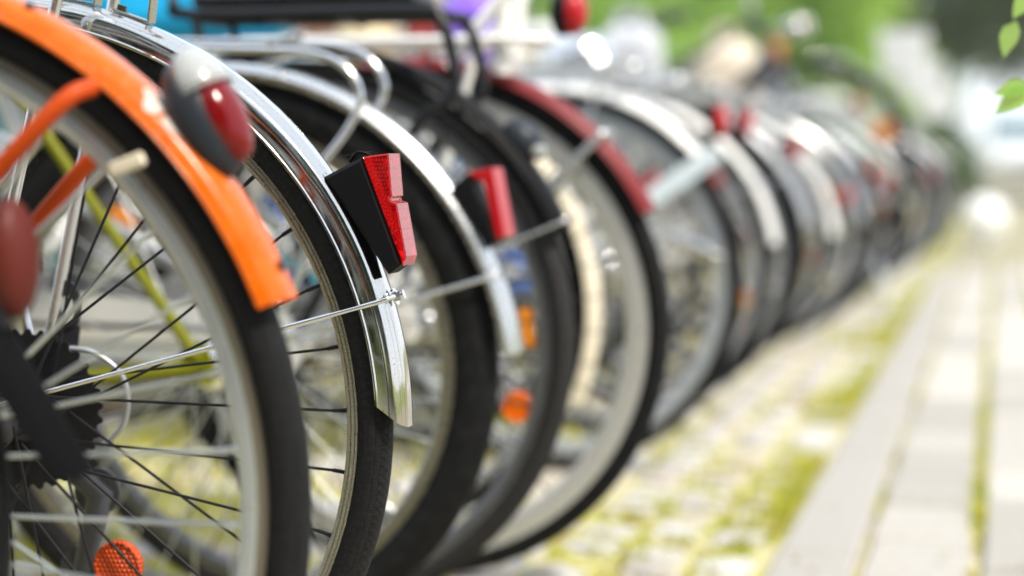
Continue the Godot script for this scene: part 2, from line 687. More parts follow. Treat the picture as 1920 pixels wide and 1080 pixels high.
func rim_mesh(ri: float, ro: float, w: float) -> ArrayMesh:
	return keep("rim%f%f%f" % [ri, ro, w], func(g: Geo):
		var h := w / 2.0
		var d := ro - ri
		var half := [Vector2(ro, h), Vector2(ro - d * 0.12, h), Vector2(ro - d * 0.15, h - 0.0013), Vector2(ro - d * 0.21, h - 0.0013), Vector2(ro - d * 0.24, h - 0.0001), Vector2(ro - d * 0.45, h - 0.0001),
			Vector2(ro - d * 0.48, h - 0.0016), Vector2(ro - d * 0.54, h - 0.0016), Vector2(ro - d * 0.57, h - 0.0004), Vector2(ro - d * 0.78, h - 0.0012), Vector2(ro - d * 0.9, h * 0.78), Vector2(ri, h * 0.45)]
		var prof := half.duplicate()
		for k in range(half.size() - 1, -1, -1):
			prof.append(Vector2(half[k].x, -half[k].y))
		g.turn(prof, true, 0, TAU, 96, Vector3.ZERO, Vector3.ZERO, 25.0))


func tyre_mesh(R: float, ro: float, w: float) -> ArrayMesh:
	return keep("tyre%f%f%f" % [R, ro, w], func(g: Geo):
		var rc := (R + ro) / 2.0 - 0.0015
		var hr := R - rc
		var prof := []
		var n := 40
		for k in n + 1:
			var a := deg_to_rad(lerpf(-148.0, 148.0, float(k) / n))
			var q := absf(rad_to_deg(a))
			var dip := 0.0
			if absf(q - 48.0) < 4.0: dip = 0.0007
			if absf(q - 70.0) < 4.0: dip = 0.0004
			prof.append(Vector2(rc + (hr - dip) * cos(a), (w / 2.0 - dip) * sin(a)))
		g.turn(prof, false, 0, TAU, 112, Vector3.ZERO, Vector3.ZERO, 50.0, 1.0))


func hub_mesh() -> ArrayMesh:
	return keep("hub", func(g: Geo):
		g.turn([Vector2(0.004, -0.075), Vector2(0.005, -0.068), Vector2(0.012, -0.062), Vector2(0.012, -0.05), Vector2(0.017, -0.042), Vector2(0.027, -0.036), Vector2(0.027, -0.032), Vector2(0.016, -0.026), Vector2(0.014, 0.0), Vector2(0.016, 0.026), Vector2(0.027, 0.032), Vector2(0.027, 0.036), Vector2(0.017, 0.042), Vector2(0.012, 0.05), Vector2(0.012, 0.062), Vector2(0.005, 0.068), Vector2(0.004, 0.075)], false, 0, TAU, 24, Vector3.ZERO, Vector3.ZERO, 20.0, 1.0))


func spoke_shape(g: Geo, ri: float, side: float, dir: float, turn_by: float, thick := 1.0) -> void:
	var a := deg_to_rad(68.0) * dir
	var b := Basis(Vector3.BACK, turn_by)
	var p0 := b * Vector3(0.024 * cos(a), 0.024 * sin(a), side * (0.035 + dir * 0.002))
	var p1 := b * Vector3(ri - 0.013, 0, side * 0.004)
	var p2 := b * Vector3(ri + 0.002, 0, side * 0.0035)
	g.tube([p0, p1], 0.00115 * thick, 6)
	g.tube([p1, p2], [0.0018, 0.0020], 8)


func cassette_mesh() -> ArrayMesh:
	return keep("cassette", func(g: Geo):
		for k in 7:
			var r := 0.068 - k * 0.0066
			var teeth := 34 - k * 3
			var poly := []
			for t in teeth * 4:
				var a := TAU * t / (teeth * 4)
				var rr: float = r + [0.0, 0.0048, 0.0048, 0.0][t % 4]
				poly.append(Vector2(cos(a) * rr, sin(a) * rr))
			g.prism(poly, -0.040 - k * 0.0042 - 0.002, -0.040 - k * 0.0042))


# a wheel: the rim is the part, its tyre, hub, spokes and reflectors are sub-parts
func wheel(bike: Node3D, at: Vector3, d: Dictionary, seed_: int, solo: bool, reflectors: Array) -> MeshInstance3D:
	var R: float = d.R
	var ri: float = d.rim_in
	var ro: float = d.rim_out
	var w := part(bike, "wheel", rim_mesh(ri, ro, d.get("rim_w", 0.024)), M[d.rim], at)
	var ty := part(w, "tyre", tyre_mesh(R, ro, d.tyre_w), M[d.tyre])
	if d.has("track"):
		var e: float = d.get("rim_w", 0.024) / 2.0
		for z in [-e, e]:
			part(w, "brake_track", keep("track%f%f" % [ro, z], func(g: Geo):
				g.turn([Vector2(ro - 0.0075, z), Vector2(ro - 0.007, z + signf(z) * 0.0007), Vector2(ro - 0.0005, z + signf(z) * 0.0007), Vector2(ro, z)], false, 0, TAU, 96, Vector3.ZERO, Vector3.ZERO, 20.0, signf(z) * (-1.0))), M[d.track])
	part(w, "hub", hub_mesh(), M[d.get("hub", "bright_steel")])
	var sm: Material = M[d.spoke if solo or d.spoke == "black_spoke" else "dull_spoke"]
	var start: float = fmod(seed_ * 0.37, 0.17) + d.get("spoke_turn", 0.0)
	if solo:
		for k in 36:
			var side := 1.0 if k % 2 == 0 else -1.0
			var dir := 1.0 if (k / 2) % 2 == 0 else -1.0
			var thick: float = d.get("thick", 1.0)
			var me := keep("spoke%f%f%f%f" % [ri, side, dir, thick], func(g: Geo): spoke_shape(g, ri, side, dir, 0.0, thick))
			var s := part(w, "spoke", me, sm)
			s.rotation.z = start + TAU * k / 36.0
	else:
		var me := keep("spokes%f" % ri, func(g: Geo):
			for k in 36:
				spoke_shape(g, ri, 1.0 if k % 2 == 0 else -1.0, 1.0 if (k / 2) % 2 == 0 else -1.0, TAU * k / 36.0))
		var s := part(w, "spokes", me, sm)
		s.rotation.z = start
		s.set_meta("kind", "stuff")
	for r in reflectors:                              # [x, y, half width, half height, material, z]
		var g := Geo.new()
		if absf(r[2] - r[3]) < 0.001:
			g.turn([Vector2(0.0, -0.004), Vector2(r[2], -0.004), Vector2(r[2], 0.002), Vector2(r[2] - 0.0012, 0.0045), Vector2(r[2] - 0.0028, 0.0045), Vector2(r[2] - 0.0034, 0.0032), Vector2(0.0, 0.0042)], false, 0, TAU, 28, Vector3.ZERO, Vector3.ZERO, 30.0, 1.0)
		else:
			g.box(Vector3.ZERO, Vector3(r[2] * 2, r[3] * 2, 0.010), 0.003)
		var o := part(w, "reflector", g.mesh(), M[r[4]], Vector3(r[0], r[1], r[5]))
		if absf(r[2] - r[3]) >= 0.001:
			o.rotation.z = atan2(r[1], r[0])
	return w


func guard_profile(r: float, w: float, kind: String) -> Array:
	var h := w / 2.0
	var outer := []
	if kind == "fluted":
		outer = [Vector2(r - 0.016, h), Vector2(r - 0.010, h + 0.0005), Vector2(r - 0.005, h - 0.003), Vector2(r - 0.0035, h - 0.007), Vector2(r - 0.0055, h - 0.0095), Vector2(r - 0.001, h - 0.013), Vector2(r, h - 0.017)]
	elif kind == "chrome":
		outer = [Vector2(r - 0.0225, h + 0.0006), Vector2(r - 0.0215, h + 0.0015), Vector2(r - 0.0204, h + 0.0004), Vector2(r - 0.0125, h + 0.0001), Vector2(r - 0.0070, h - 0.0011), Vector2(r - 0.0042, h - 0.0034), Vector2(r - 0.0025, h - 0.0068), Vector2(r - 0.0015, h - 0.0102), Vector2(r - 0.0009, h - 0.0122), Vector2(r + 0.0002, h - 0.0140), Vector2(r + 0.0004, h - 0.018)]
	else:
		outer = [Vector2(r - 0.0155, h + 0.0004), Vector2(r - 0.0146, h + 0.0013), Vector2(r - 0.0136, h + 0.0003), Vector2(r - 0.008, h - 0.001), Vector2(r - 0.004, h - 0.005), Vector2(r - 0.0012, h - 0.011), Vector2(r, h - 0.018)]
	var full := outer.duplicate()
	for k in range(outer.size() - 1, -1, -1):
		full.append(Vector2(outer[k].x, -outer[k].y))
	var inner := []
	for k in range(full.size() - 1, -1, -1):
		var p: Vector2 = full[k]
		inner.append(Vector2(p.x - 0.0012, p.y * (1.0 - 0.0012 / h)))
	return full + inner


func bolt(g: Geo, at: Vector3, axis: Vector3, r := 0.004, l := 0.006) -> void:
	var ax := axis.normalized()
	g.tube([at, at + ax * l], r, 6)
	g.tube([at - ax * 0.0012, at + ax * 0.0008], r * 1.7, 14)


# mudguard with its bolted wire stay; angles in degrees, 0 to the rear, 90 up
func mudguard(bike: Node3D, hub: Vector3, f: Dictionary) -> void:
	var g := Geo.new()
	var flare := Vector3.ZERO                          # angle where it starts to leave the tyre, angle of the tip, how far out there
	if f.has("flare"):
		flare = Vector3(deg_to_rad(f.flare[0]), deg_to_rad(f.a0), f.flare[1])
	g.turn(guard_profile(f.r, f.w, f.get("profile", "round")), true, deg_to_rad(f.a0), deg_to_rad(f.a1), 64, Vector3.ZERO, flare, 32.0, 0.0, f.get("slant", 0.0))
	var mg := part(bike, "mudguard", g.mesh(), M[f.mat], hub)
	if f.has("stay"):
		var a := deg_to_rad(f.stay)
		var rr: float = f.r + f.get("stay_out", 0.004)
		var s := Geo.new()
		var b := Geo.new()
		var tip := Vector3(cos(a) * rr, sin(a) * rr, 0)
		for z in [-1.0, 1.0]:
			var near: Vector3 = tip * ((rr - 0.006) / rr) + Vector3(0, 0, z * (f.w / 2.0 + 0.003))
			s.tube(curve([tip + Vector3(0, 0, z * 0.006), tip + Vector3(0, 0, z * (f.w / 2.0 - 0.004)), near, tip * 0.9 + Vector3(0, 0, z * (f.w / 2.0 + 0.006)), Vector3(cos(a) * 0.02, sin(a) * 0.02 + 0.01, z * 0.062)], 5), f.get("stay_r", 0.0022), 8)
		bolt(b, tip - tip.normalized() * 0.002, tip, 0.0045, 0.008)
		b.tube([tip + Vector3(0, 0, -0.007), tip + Vector3(0, 0, 0.007)], 0.0042, 10)
		part(mg, "stay", s.mesh(), M[f.get("stay_mat", "bright_steel")])
		part(mg, "bolt", b.mesh(), M["bright_steel"])


func tail_light(bike: Node3D, hous: Array, lens: Array, hw: float, close := false, glass := "red_far_lens") -> MeshInstance3D:
	var g := Geo.new()
	g.prism(hous, -hw, hw, 0.0028 if close else 0.0015)
	var body := part(bike, "tail_light", g.mesh(), M["black_plastic"])
	var l := Geo.new()
	l.prism(lens, -hw - 0.0005, hw + 0.0005, 0.0012)
	part(body, "lens", l.mesh(), M["red_lens" if close else glass])
	if close:
		var c := Geo.new()                            # ribbed core seen through the lens
		for k in 26:
			var f := (k + 0.8) / 27.0
			var a: Vector2 = lens[0].lerp(lens[-1], f)
			var b: Vector2 = lens[1].lerp(lens[-2], f)
			for i in 7:
				var x := a.x + 0.0022 + i * 0.0026
				if x < b.x - 0.0035:
					for z in [-1.0, 1.0]:
						c.box(Vector3(x, a.y, z * (hw - 0.0035)), Vector3(0.0013, 0.0022, 0.003), 0.0003)
		for k in 9:
			var f := (k + 1.0) / 10.0
			var b: Vector2 = lens[1].lerp(lens[-2], f)
			for i in 5:
				if f < 0.42 or f > 0.5:
					c.box(Vector3(b.x - 0.0060, b.y, (i - 2) * 0.0062), Vector3(0.002, 0.006, 0.0042), 0.0005)
		part(body, "lamp_core", c.mesh(), M["red_core"])
		var wv := Geo.new()
		wv.tube(curve([Vector3(hous[1].x - 0.014, hous[1].y - 0.004, 0.006), Vector3(hous[1].x - 0.006, hous[1].y + 0.004, 0.008), Vector3(hous[1].x + 0.004, hous[1].y + 0.001, 0.004)]), 0.0016, 6)
		wv.tube(curve([Vector3(hous[1].x - 0.020, hous[1].y + 0.001, 0.0), Vector3(hous[1].x - 0.008, hous[1].y + 0.003, 0.004), Vector3(hous[1].x + 0.002, hous[1].y + 0.004, -0.004)]), 0.0007, 5)
		part(body, "wire", wv.mesh(), M["black_plastic"])
	return body


func saddle_mesh() -> ArrayMesh:
	return keep("saddle", func(g: Geo):
		var rows := []
		var secs := [[0.135, 0.02, -0.02], [0.128, 0.055, 0.0], [0.10, 0.080, 0.012], [0.06, 0.082, 0.010], [0.02, 0.062, 0.004], [-0.03, 0.038, 0.0], [-0.08, 0.027, 0.0], [-0.12, 0.022, -0.002], [-0.14, 0.014, -0.010], [-0.146, 0.003, -0.022]]
		for s in secs:
			var row := []
			for k in 15:
				var a := PI * k / 14.0
				row.append(Vector3(s[0], s[2] - 0.035 + 0.035 * pow(sin(a), 0.6), cos(a) * s[1]))
			rows.append(row)
		g.skin(rows, Vector3(0, -0.08, 0))
		for z in [-0.022, 0.022]:
			g.tube(curve([Vector3(0.09, -0.03, z * 1.6), Vector3(0.06, -0.05, z), Vector3(-0.06, -0.05, z), Vector3(-0.12, -0.03, z * 0.5)]), 0.0035, 6))


func frame_parts(bike: Node3D, d: Dictionary) -> void:
	var R: float = d.R
	var g := Geo.new()
	var hub := P(0, R)
	var bb := P(-0.46, 0.285)
	var seat := P(-0.66, 0.76)
	var st: Vector3 = d.get("stay_top", P(-0.615, 0.70))
	var ht := P(-1.05, 0.88)
	var hb := P(-1.10, 0.70)
	var fr := P(-1.15, R)
	for z in [-1.0, 1.0]:
		g.tube(curve([hub + P(0.0, 0.0, z * 0.066), hub + P(-0.10, -0.012, z * 0.058), bb + P(0.03, 0.0, z * 0.034)]), d.get("stay_r", 0.009), 8)
		g.tube([hub + P(-0.004, 0.012, z * 0.066), st + P(0, 0, z * d.get("stay_z", 0.026))], d.get("stay_r", 0.009), 8)
		g.prism([Vector2(-0.03, R - 0.014), Vector2(0.012, R - 0.018), Vector2(0.018, R), Vector2(0.006, R + 0.03), Vector2(-0.02, R + 0.03)], z * 0.066 - 0.0025, z * 0.066 + 0.0025)
		g.tube(curve([hb + P(-0.004, -0.03, z * 0.035), P(-1.14, 0.52, z * 0.05), fr + P(0.03, 0.08, z * 0.052), fr + P(0, 0, z * 0.05)]), [0.013, 0.013, 0.013, 0.013, 0.012, 0.012, 0.012, 0.011, 0.011, 0.010, 0.010, 0.010, 0.009, 0.009, 0.008, 0.008, 0.008, 0.007, 0.007], 8)
	g.tube([bb, seat], 0.0145, 12)
	if st.distance_to(P(-0.615, 0.70)) > 0.1:
		g.tube([st, bb.lerp(seat, 0.92)], 0.010, 10)
	if d.get("style", "diamond") == "diamond":
		g.tube([bb, hb + P(0.012, 0.04)], 0.0155, 12)
		g.tube([bb.lerp(seat, 0.93), ht + P(0.01, -0.03)], 0.0135, 12)
	else:
		g.tube(curve([bb, P(-0.60, 0.33), P(-0.85, 0.46), hb + P(0.01, 0.03)]), 0.018, 12)
		g.tube(curve([bb.lerp(seat, 0.35), P(-0.72, 0.46), P(-0.90, 0.58), hb + P(0.0, 0.09)]), 0.013, 12)
	g.tube([ht, hb], 0.018, 14)
	g.tube([bb + P(0, 0, -0.036), bb + P(0, 0, 0.036)], 0.020, 16)
	part(bike, "frame", g.mesh(), M[d.frame])
	# saddle and its post
	var post := Geo.new()
	post.tube([seat + P(0.004, -0.01), P(-0.705, 0.89)], 0.0125, 10)
	part(bike, "seat_post", post.mesh(), M["bright_steel"])
	var sd := part(bike, "saddle", saddle_mesh(), M[d.get("saddle", "black_vinyl")], P(-0.70, 0.955 + d.get("saddle_up", 0.0)))
	sd.rotation.z = deg_to_rad(d.get("saddle_tilt", 0.0))
	# handlebar
	var hbar := Geo.new()
	var stem := P(-1.065, 0.99)
	hbar.tube(curve([ht + P(0, -0.02), stem + P(0.008, -0.02), stem + P(-0.03, 0.02)]), 0.012, 10)
	var bars := []
	if d.get("bar", "swept") == "swept":
		bars = [P(-0.86, 1.02, 0.30), P(-0.98, 1.04, 0.29), P(-1.07, 1.045, 0.19), P(-1.10, 1.01, 0.05), P(-1.10, 1.01, -0.05), P(-1.07, 1.045, -0.19), P(-0.98, 1.04, -0.29), P(-0.86, 1.02, -0.30)]
	else:
		bars = [P(-1.05, 1.035, 0.30), P(-1.08, 1.03, 0.14), P(-1.095, 1.01, 0.05), P(-1.095, 1.01, -0.05), P(-1.08, 1.03, -0.14), P(-1.05, 1.035, -0.30)]
	hbar.tube(curve(bars), 0.011, 10)
	var hp := part(bike, "handlebar", hbar.mesh(), M["chrome"])
	for e in [0, -1]:
		var a: Vector3 = bars[e]
		var b: Vector3 = bars[1 if e == 0 else -2]
		var gr := Geo.new()
		gr.tube([a + (a - b).normalized() * 0.006, a.lerp(b, 0.25), a.lerp(b, 0.95 if d.get("bar", "swept") == "swept" else 0.7)], [0.0165, 0.0155, 0.016], 12)
		part(hp, "grip", gr.mesh(), M[d.get("grip", "black_vinyl")])
		var lv := Geo.new()
		lv.tube(curve([a.lerp(b, 0.9) + P(-0.02, -0.012), a.lerp(b, 0.6) + P(-0.045, -0.02), a.lerp(b, 0.1) + P(-0.05, -0.025)]), 0.005, 8)
		part(hp, "brake_lever", lv.mesh(), M["dark_steel"])
	# crank set
	var ck := Geo.new()
	var poly := []
	for t in 88:
		var a := TAU * t / 88.0
		poly.append(Vector2(cos(a), sin(a)) * (0.088 if t % 2 else 0.092))
	ck.prism(poly, -0.050, -0.047)
	var ca: float = d.get("crank", 0.6)
	var arm := Vector3(cos(ca), sin(ca), 0) * 0.17
	ck.tube([P(0, 0, -0.06), arm + P(0, 0, -0.075)], [0.013, 0.010], 8)
	ck.tube([P(0, 0, 0.055), -arm + P(0, 0, 0.075)], [0.013, 0.010], 8)
	ck.tube([P(0, 0, -0.065), P(0, 0, 0.06)], 0.012, 10)
	var cr := part(bike, "crank", ck.mesh(), M["dark_steel" if d.get("dark", false) else "bright_steel"], bb)
	for s in [-1.0, 1.0]:
		var pd := Geo.new()
		var c: Vector3 = arm if s < 0 else -arm
		pd.box(c + P(0, 0, s * 0.125), Vector3(0.085, 0.022, 0.08), 0.004)
		part(cr, "pedal", pd.mesh(), M["black_plastic"])
		for e in [-1.0, 1.0]:
			var pr := Geo.new()
			pr.box(c + P(e * 0.0435, 0, s * 0.125), Vector3(0.004, 0.013, 0.05), 0.001)
			part(cr, "pedal_reflector", pr.mesh(), M["amber_lens"])
	# chain and its guard on the far side
	var ch := Geo.new()
	ch.tube([P(0, R + 0.036, -0.0485), bb + P(0, 0.090, -0.0485)], 0.0042, 6)
	ch.tube([P(0, R - 0.036, -0.0485), bb + P(0, -0.090, -0.0485)], 0.0042, 6)
	part(bike, "chain", ch.mesh(), M["dark_steel"])
	if d.has("guard"):
		var cg := Geo.new()
		cg.prism([Vector2(0.06, R + 0.055), Vector2(0.075, R), Vector2(0.06, R - 0.02), Vector2(-0.40, 0.35), Vector2(-0.47, 0.39), Vector2(-0.53, 0.37), Vector2(-0.56, 0.30), Vector2(-0.585, 0.34), Vector2(-0.55, 0.41), Vector2(-0.47, 0.43)], -0.064, -0.060, 0.0)
		part(bike, "chain_guard", cg.mesh(), M[d.guard])


func rack_parts(bike: Node3D, d: Dictionary) -> void:
	var R: float = d.R
	var y: float = d.get("rack_y", 0.745)
	var x1: float = d.get("rack_end", 0.17)
	var g := Geo.new()
	var kind: String = d.rack
	if kind == "loop":                                # bent wire carrier, each rail dips at the end towards the axle
		for z in [-1.0, 1.0]:
			var up := 0.0 if z > 0 else 0.014
			var back := 0.0 if z > 0 else -0.006
			g.tube(curve([P(-0.50, 0.715 + up, z * 0.045), P(-0.20, 0.706 + up, z * 0.052), P(0.08 + back, 0.699 + up, z * 0.055), P(0.145 + back, 0.692 + up, z * 0.056), P(0.178 + back, 0.672 + up, z * 0.056), P(0.189 + back, 0.642 + up, z * 0.056), P(0.172 + back, 0.605 + up, z * 0.057), P(0.125, 0.54, z * 0.060), P(0.03, R + 0.02, z * 0.068)], 8), 0.0047, 10)
		for x in [-0.30, -0.10, 0.08]:
			g.tube([P(x, 0.708, 0.052), P(x, 0.720, -0.054)], 0.0035, 8)
		g.tube(curve([P(-0.5, 0.715, 0.045), P(-0.58, 0.715, 0.03), P(-0.6, 0.70, 0.0), P(-0.58, 0.722, -0.03), P(-0.5, 0.729, -0.045)]), 0.0047, 8)
	elif kind == "plate":                             # heavy black carrier with sprung flap
		for z in [-0.06, -0.02, 0.02, 0.06]:
			g.tube(curve([P(-0.145, y + 0.012, z), P(-0.12, y, z), P(x1 - 0.03, y, z), P(x1, y - 0.008, z)]), 0.0075 if absf(z) > 0.03 else 0.005, 10)
		for z in [-0.06, 0.06]:
			g.tube(curve([P(-0.145, y + 0.012, z), P(-0.20, y + 0.06, z * 0.8), P(-0.45, y + 0.075, z * 0.6), P(-0.60, y + 0.03, z * 0.4)]), 0.006, 8)
		for x in [-0.12, -0.03, 0.06, x1 - 0.01]:
			g.tube([P(x, y - 0.004, -0.062), P(x, y - 0.004, 0.062)], 0.006, 8)
		g.box(P(0.015, y + 0.018, 0), Vector3(0.29, 0.016, 0.10), 0.005)
		for z in [-1.0, 1.0]:
			g.tube(curve([P(x1 - 0.005, y, z * 0.062), P(x1 + 0.012, y - 0.03, z * 0.065), P(x1 + 0.022, 0.67, z * 0.066), P(x1 + 0.01, 0.645, z * 0.066), P(0.16, 0.605, z * 0.066), P(0.02, R + 0.02, z * 0.07)], 6), 0.007, 10)
			g.tube([P(-0.12, y, z * 0.062), P(-0.005, R + 0.02, z * 0.072)], 0.006, 8)
	else:                                             # tubular carrier
		for z in [-0.055, 0.055]:
			g.tube(curve([P(-0.52, y - 0.015, z * 0.6), P(-0.32, y, z), P(0.0, y, z), P(x1 - 0.03, y, z), P(x1, y, z * 0.6)]), 0.006, 8)
		g.tube([P(x1, y, -0.034), P(x1, y, 0.034)], 0.006, 8)
		for x in [-0.28, -0.12, 0.04]:
			g.tube([P(x, y, -0.055), P(x, y, 0.055)], 0.005, 8)
		for z in [-1.0, 1.0]:
			g.tube([P(0.10, y, z * 0.055), P(0.0, R + 0.02, z * 0.07)], 0.0055, 8)
			g.tube([P(-0.10, y, z * 0.055), P(0.0, R + 0.02, z * 0.07)], 0.0055, 8)
	part(bike, "luggage_rack", g.mesh(), M[d.get("rack_mat", "bright_steel")])


func kickstand(bike: Node3D, R: float) -> void:
	var g := Geo.new()
	g.tube(curve([P(-0.09, R - 0.05, 0.06), P(-0.08, R - 0.10, 0.085), P(-0.02, 0.05, 0.20), P(-0.012, 0.012, 0.215)]), 0.008, 8)
	g.tube([P(-0.012, 0.018, 0.213), P(-0.010, 0.002, 0.218)], 0.012, 10)
	part(bike, "kickstand", g.mesh(), M["dark_steel"])


func bicycle(d: Dictionary) -> Node3D:
	var R: float = d.R
	var b := thing("bicycle", d.label, "bicycle", Vector3(d.u, 0.0, -d.v), deg_to_rad(d.get("yaw", 0.0)), "bicycles parked in a row")
	b.rotation.z = deg_to_rad(d.get("pitch", 0.0))
	b.rotation.x = deg_to_rad(d.get("roll", 0.0))
	var hub := P(0, R)
	wheel(b, hub, d, int(d.v * 100), d.get("solo", false), d.get("refl", []))
	var fd := d.duplicate()
	fd.spoke_turn = 0.05
	wheel(b, P(-1.15, R), fd, int(d.v * 77), false, d.get("front_refl", [[0.15, 0.16, 0.035, 0.014, "amber_lens", 0.0]]))
	if d.has("cassette"):
		part(b, "cassette", cassette_mesh(), M["black_spoke"], hub)
	frame_parts(b, d)
	if d.has("fender"):
		mudguard(b, hub, d.fender)
		if d.get("front_fender", true):
			var f: Dictionary = d.fender.duplicate()
			f.erase("flare")
			f.a0 = 10.0
			f.a1 = 145.0
			f.stay = 14.0
			mudguard(b, P(-1.15, R), f)
	if d.has("rack"):
		rack_parts(b, d)
	if d.get("stand", true):
		kickstand(b, R)
	if d.has("lamp"):                                  # simple far tail light: [x, y, tilt degrees, height]
		var l: Array = d.lamp
		var g := Geo.new()
		var hh: float = l[3]
		g.prism([Vector2(-0.022, hh), Vector2(0.004, hh), Vector2(0.004, -hh), Vector2(-0.012, -hh)], -0.024, 0.024, 0.002)
		var o := part(b, "tail_light", g.mesh(), M["black_plastic"], P(l[0], l[1]))
		o.rotation.z = deg_to_rad(l[2])
		var q := Geo.new()
		q.ball(P(0.004, 0), Vector3(0.018, hh * 0.98, 0.027), Basis.IDENTITY, 10, 16)
		part(o, "lens", q.mesh(), M["red_far_lens"])
	if d.has("basket"):
		var g := Geo.new()
		var c := P(-1.27, 0.93)
		if d.basket == "white_plastic":
			c = P(-1.36, 0.91 + d.get("basket_up", 0.0))
		for k in 5:
			var f := k / 4.0
			var hx := lerpf(0.11, 0.15, f)
			var hz := lerpf(0.15, 0.19, f)
			var yy := c.y - 0.12 + 0.24 * f
			g.tube([P(c.x - hx, yy, -hz), P(c.x + hx, yy, -hz), P(c.x + hx, yy, hz), P(c.x - hx, yy, hz), P(c.x - hx, yy, -hz)], 0.004, 6)
		for s in 24:
			var t := float(s) / 24.0 * 4.0
			var e := int(t)
			var q := t - e
			var c0: Vector2 = [Vector2(-1, -1), Vector2(1, -1), Vector2(1, 1), Vector2(-1, 1)][e]
			var c1: Vector2 = [Vector2(1, -1), Vector2(1, 1), Vector2(-1, 1), Vector2(-1, -1)][e]
			var p := c0.lerp(c1, q)
			g.tube([P(c.x + p.x * 0.11, c.y - 0.12, p.y * 0.15), P(c.x + p.x * 0.15, c.y + 0.12, p.y * 0.19)], 0.003, 6)
		g.box(c + P(0, -0.12), Vector3(0.21, 0.004, 0.29), 0.001)
		if d.basket == "white_plastic":               # closed plastic sides
			for e in 4:
				var q0: Vector2 = [Vector2(-1, -1), Vector2(1, -1), Vector2(1, 1), Vector2(-1, 1)][e]
				var q1: Vector2 = [Vector2(1, -1), Vector2(1, 1), Vector2(-1, 1), Vector2(-1, -1)][e]
				var lo0 := P(c.x + q0.x * 0.108, c.y - 0.115, q0.y * 0.148)
				var lo1 := P(c.x + q1.x * 0.108, c.y - 0.115, q1.y * 0.148)
				var hi0 := P(c.x + q0.x * 0.148, c.y + 0.115, q0.y * 0.188)
				var hi1 := P(c.x + q1.x * 0.148, c.y + 0.115, q1.y * 0.188)
				var nn := (lo1 - lo0).cross(hi0 - lo0).normalized()
				if nn.dot(lo0 - c) < 0.0: nn = -nn
				g.face([lo0, lo1, hi1, hi0], nn)
				g.face([lo0 - nn * 0.003, lo1 - nn * 0.003, hi1 - nn * 0.003, hi0 - nn * 0.003], -nn)
		var bk := part(b, "basket", g.mesh(), M[d.basket])
		if d.basket == "white_plastic":
			bk.scale = Vector3(0.72, 0.80, 0.72)
			bk.position = c - c * Vector3(0.72, 0.80, 0.72)
	if d.get("headlight", false):
		var g := Geo.new()
		g.ball(P(-1.19, 0.80), Vector3(0.045, 0.036, 0.036), Basis.IDENTITY, 10, 16)
		g.tube([P(-1.17, 0.80), P(-1.11, 0.82)], 0.008, 8)
		var hl := part(b, "headlight", g.mesh(), M["chrome"])
		var q := Geo.new()
		q.ball(P(-1.232, 0.80), Vector3(0.008, 0.032, 0.032), Basis.IDENTITY, 8, 14)
		part(hl, "lens", q.mesh(), M["white_plastic"])
	return b


# ---------------------------------------------------------------- plants
func put_copies(buf: PackedFloat32Array, t: Transform3D, c: Color) -> void:
	buf.append_array([t.basis.x.x, t.basis.y.x, t.basis.z.x, t.origin.x, t.basis.x.y, t.basis.y.y, t.basis.z.y, t.origin.y, t.basis.x.z, t.basis.y.z, t.basis.z.z, t.origin.z, c.r, c.g, c.b, 1.0])


func many(called: String, mesh: Mesh, m: Material, buf: PackedFloat32Array, parent: Node3D = self) -> MultiMeshInstance3D:
	var mm := MultiMesh.new()
	mm.transform_format = MultiMesh.TRANSFORM_3D
	mm.use_colors = true
	mm.mesh = mesh
	mm.instance_count = buf.size() / 16
	mm.buffer = buf
	var o := MultiMeshInstance3D.new()
	o.name = numbered(called) if parent == self else numbered_in(str(parent.get_instance_id()) + called, called)
	o.multimesh = mm
	o.material_override = m
	o.set_meta("kind", "stuff")
	parent.add_child(o, true)
	return o


func leaf_mesh() -> ArrayMesh:
	return keep("leaf", func(g: Geo):
		var rows := []
		for k in 5:
			var f := k / 4.0
			var w := 0.27 * sin(PI * pow(f, 0.8)) + 0.004
			var y := -0.12 * f * f
			rows.append([Vector3(-w, y + w * 0.35, f), Vector3(0, y, f), Vector3(w, y + w * 0.35, f)])
		g.skin(rows, Vector3(0, -9, 0.5)))


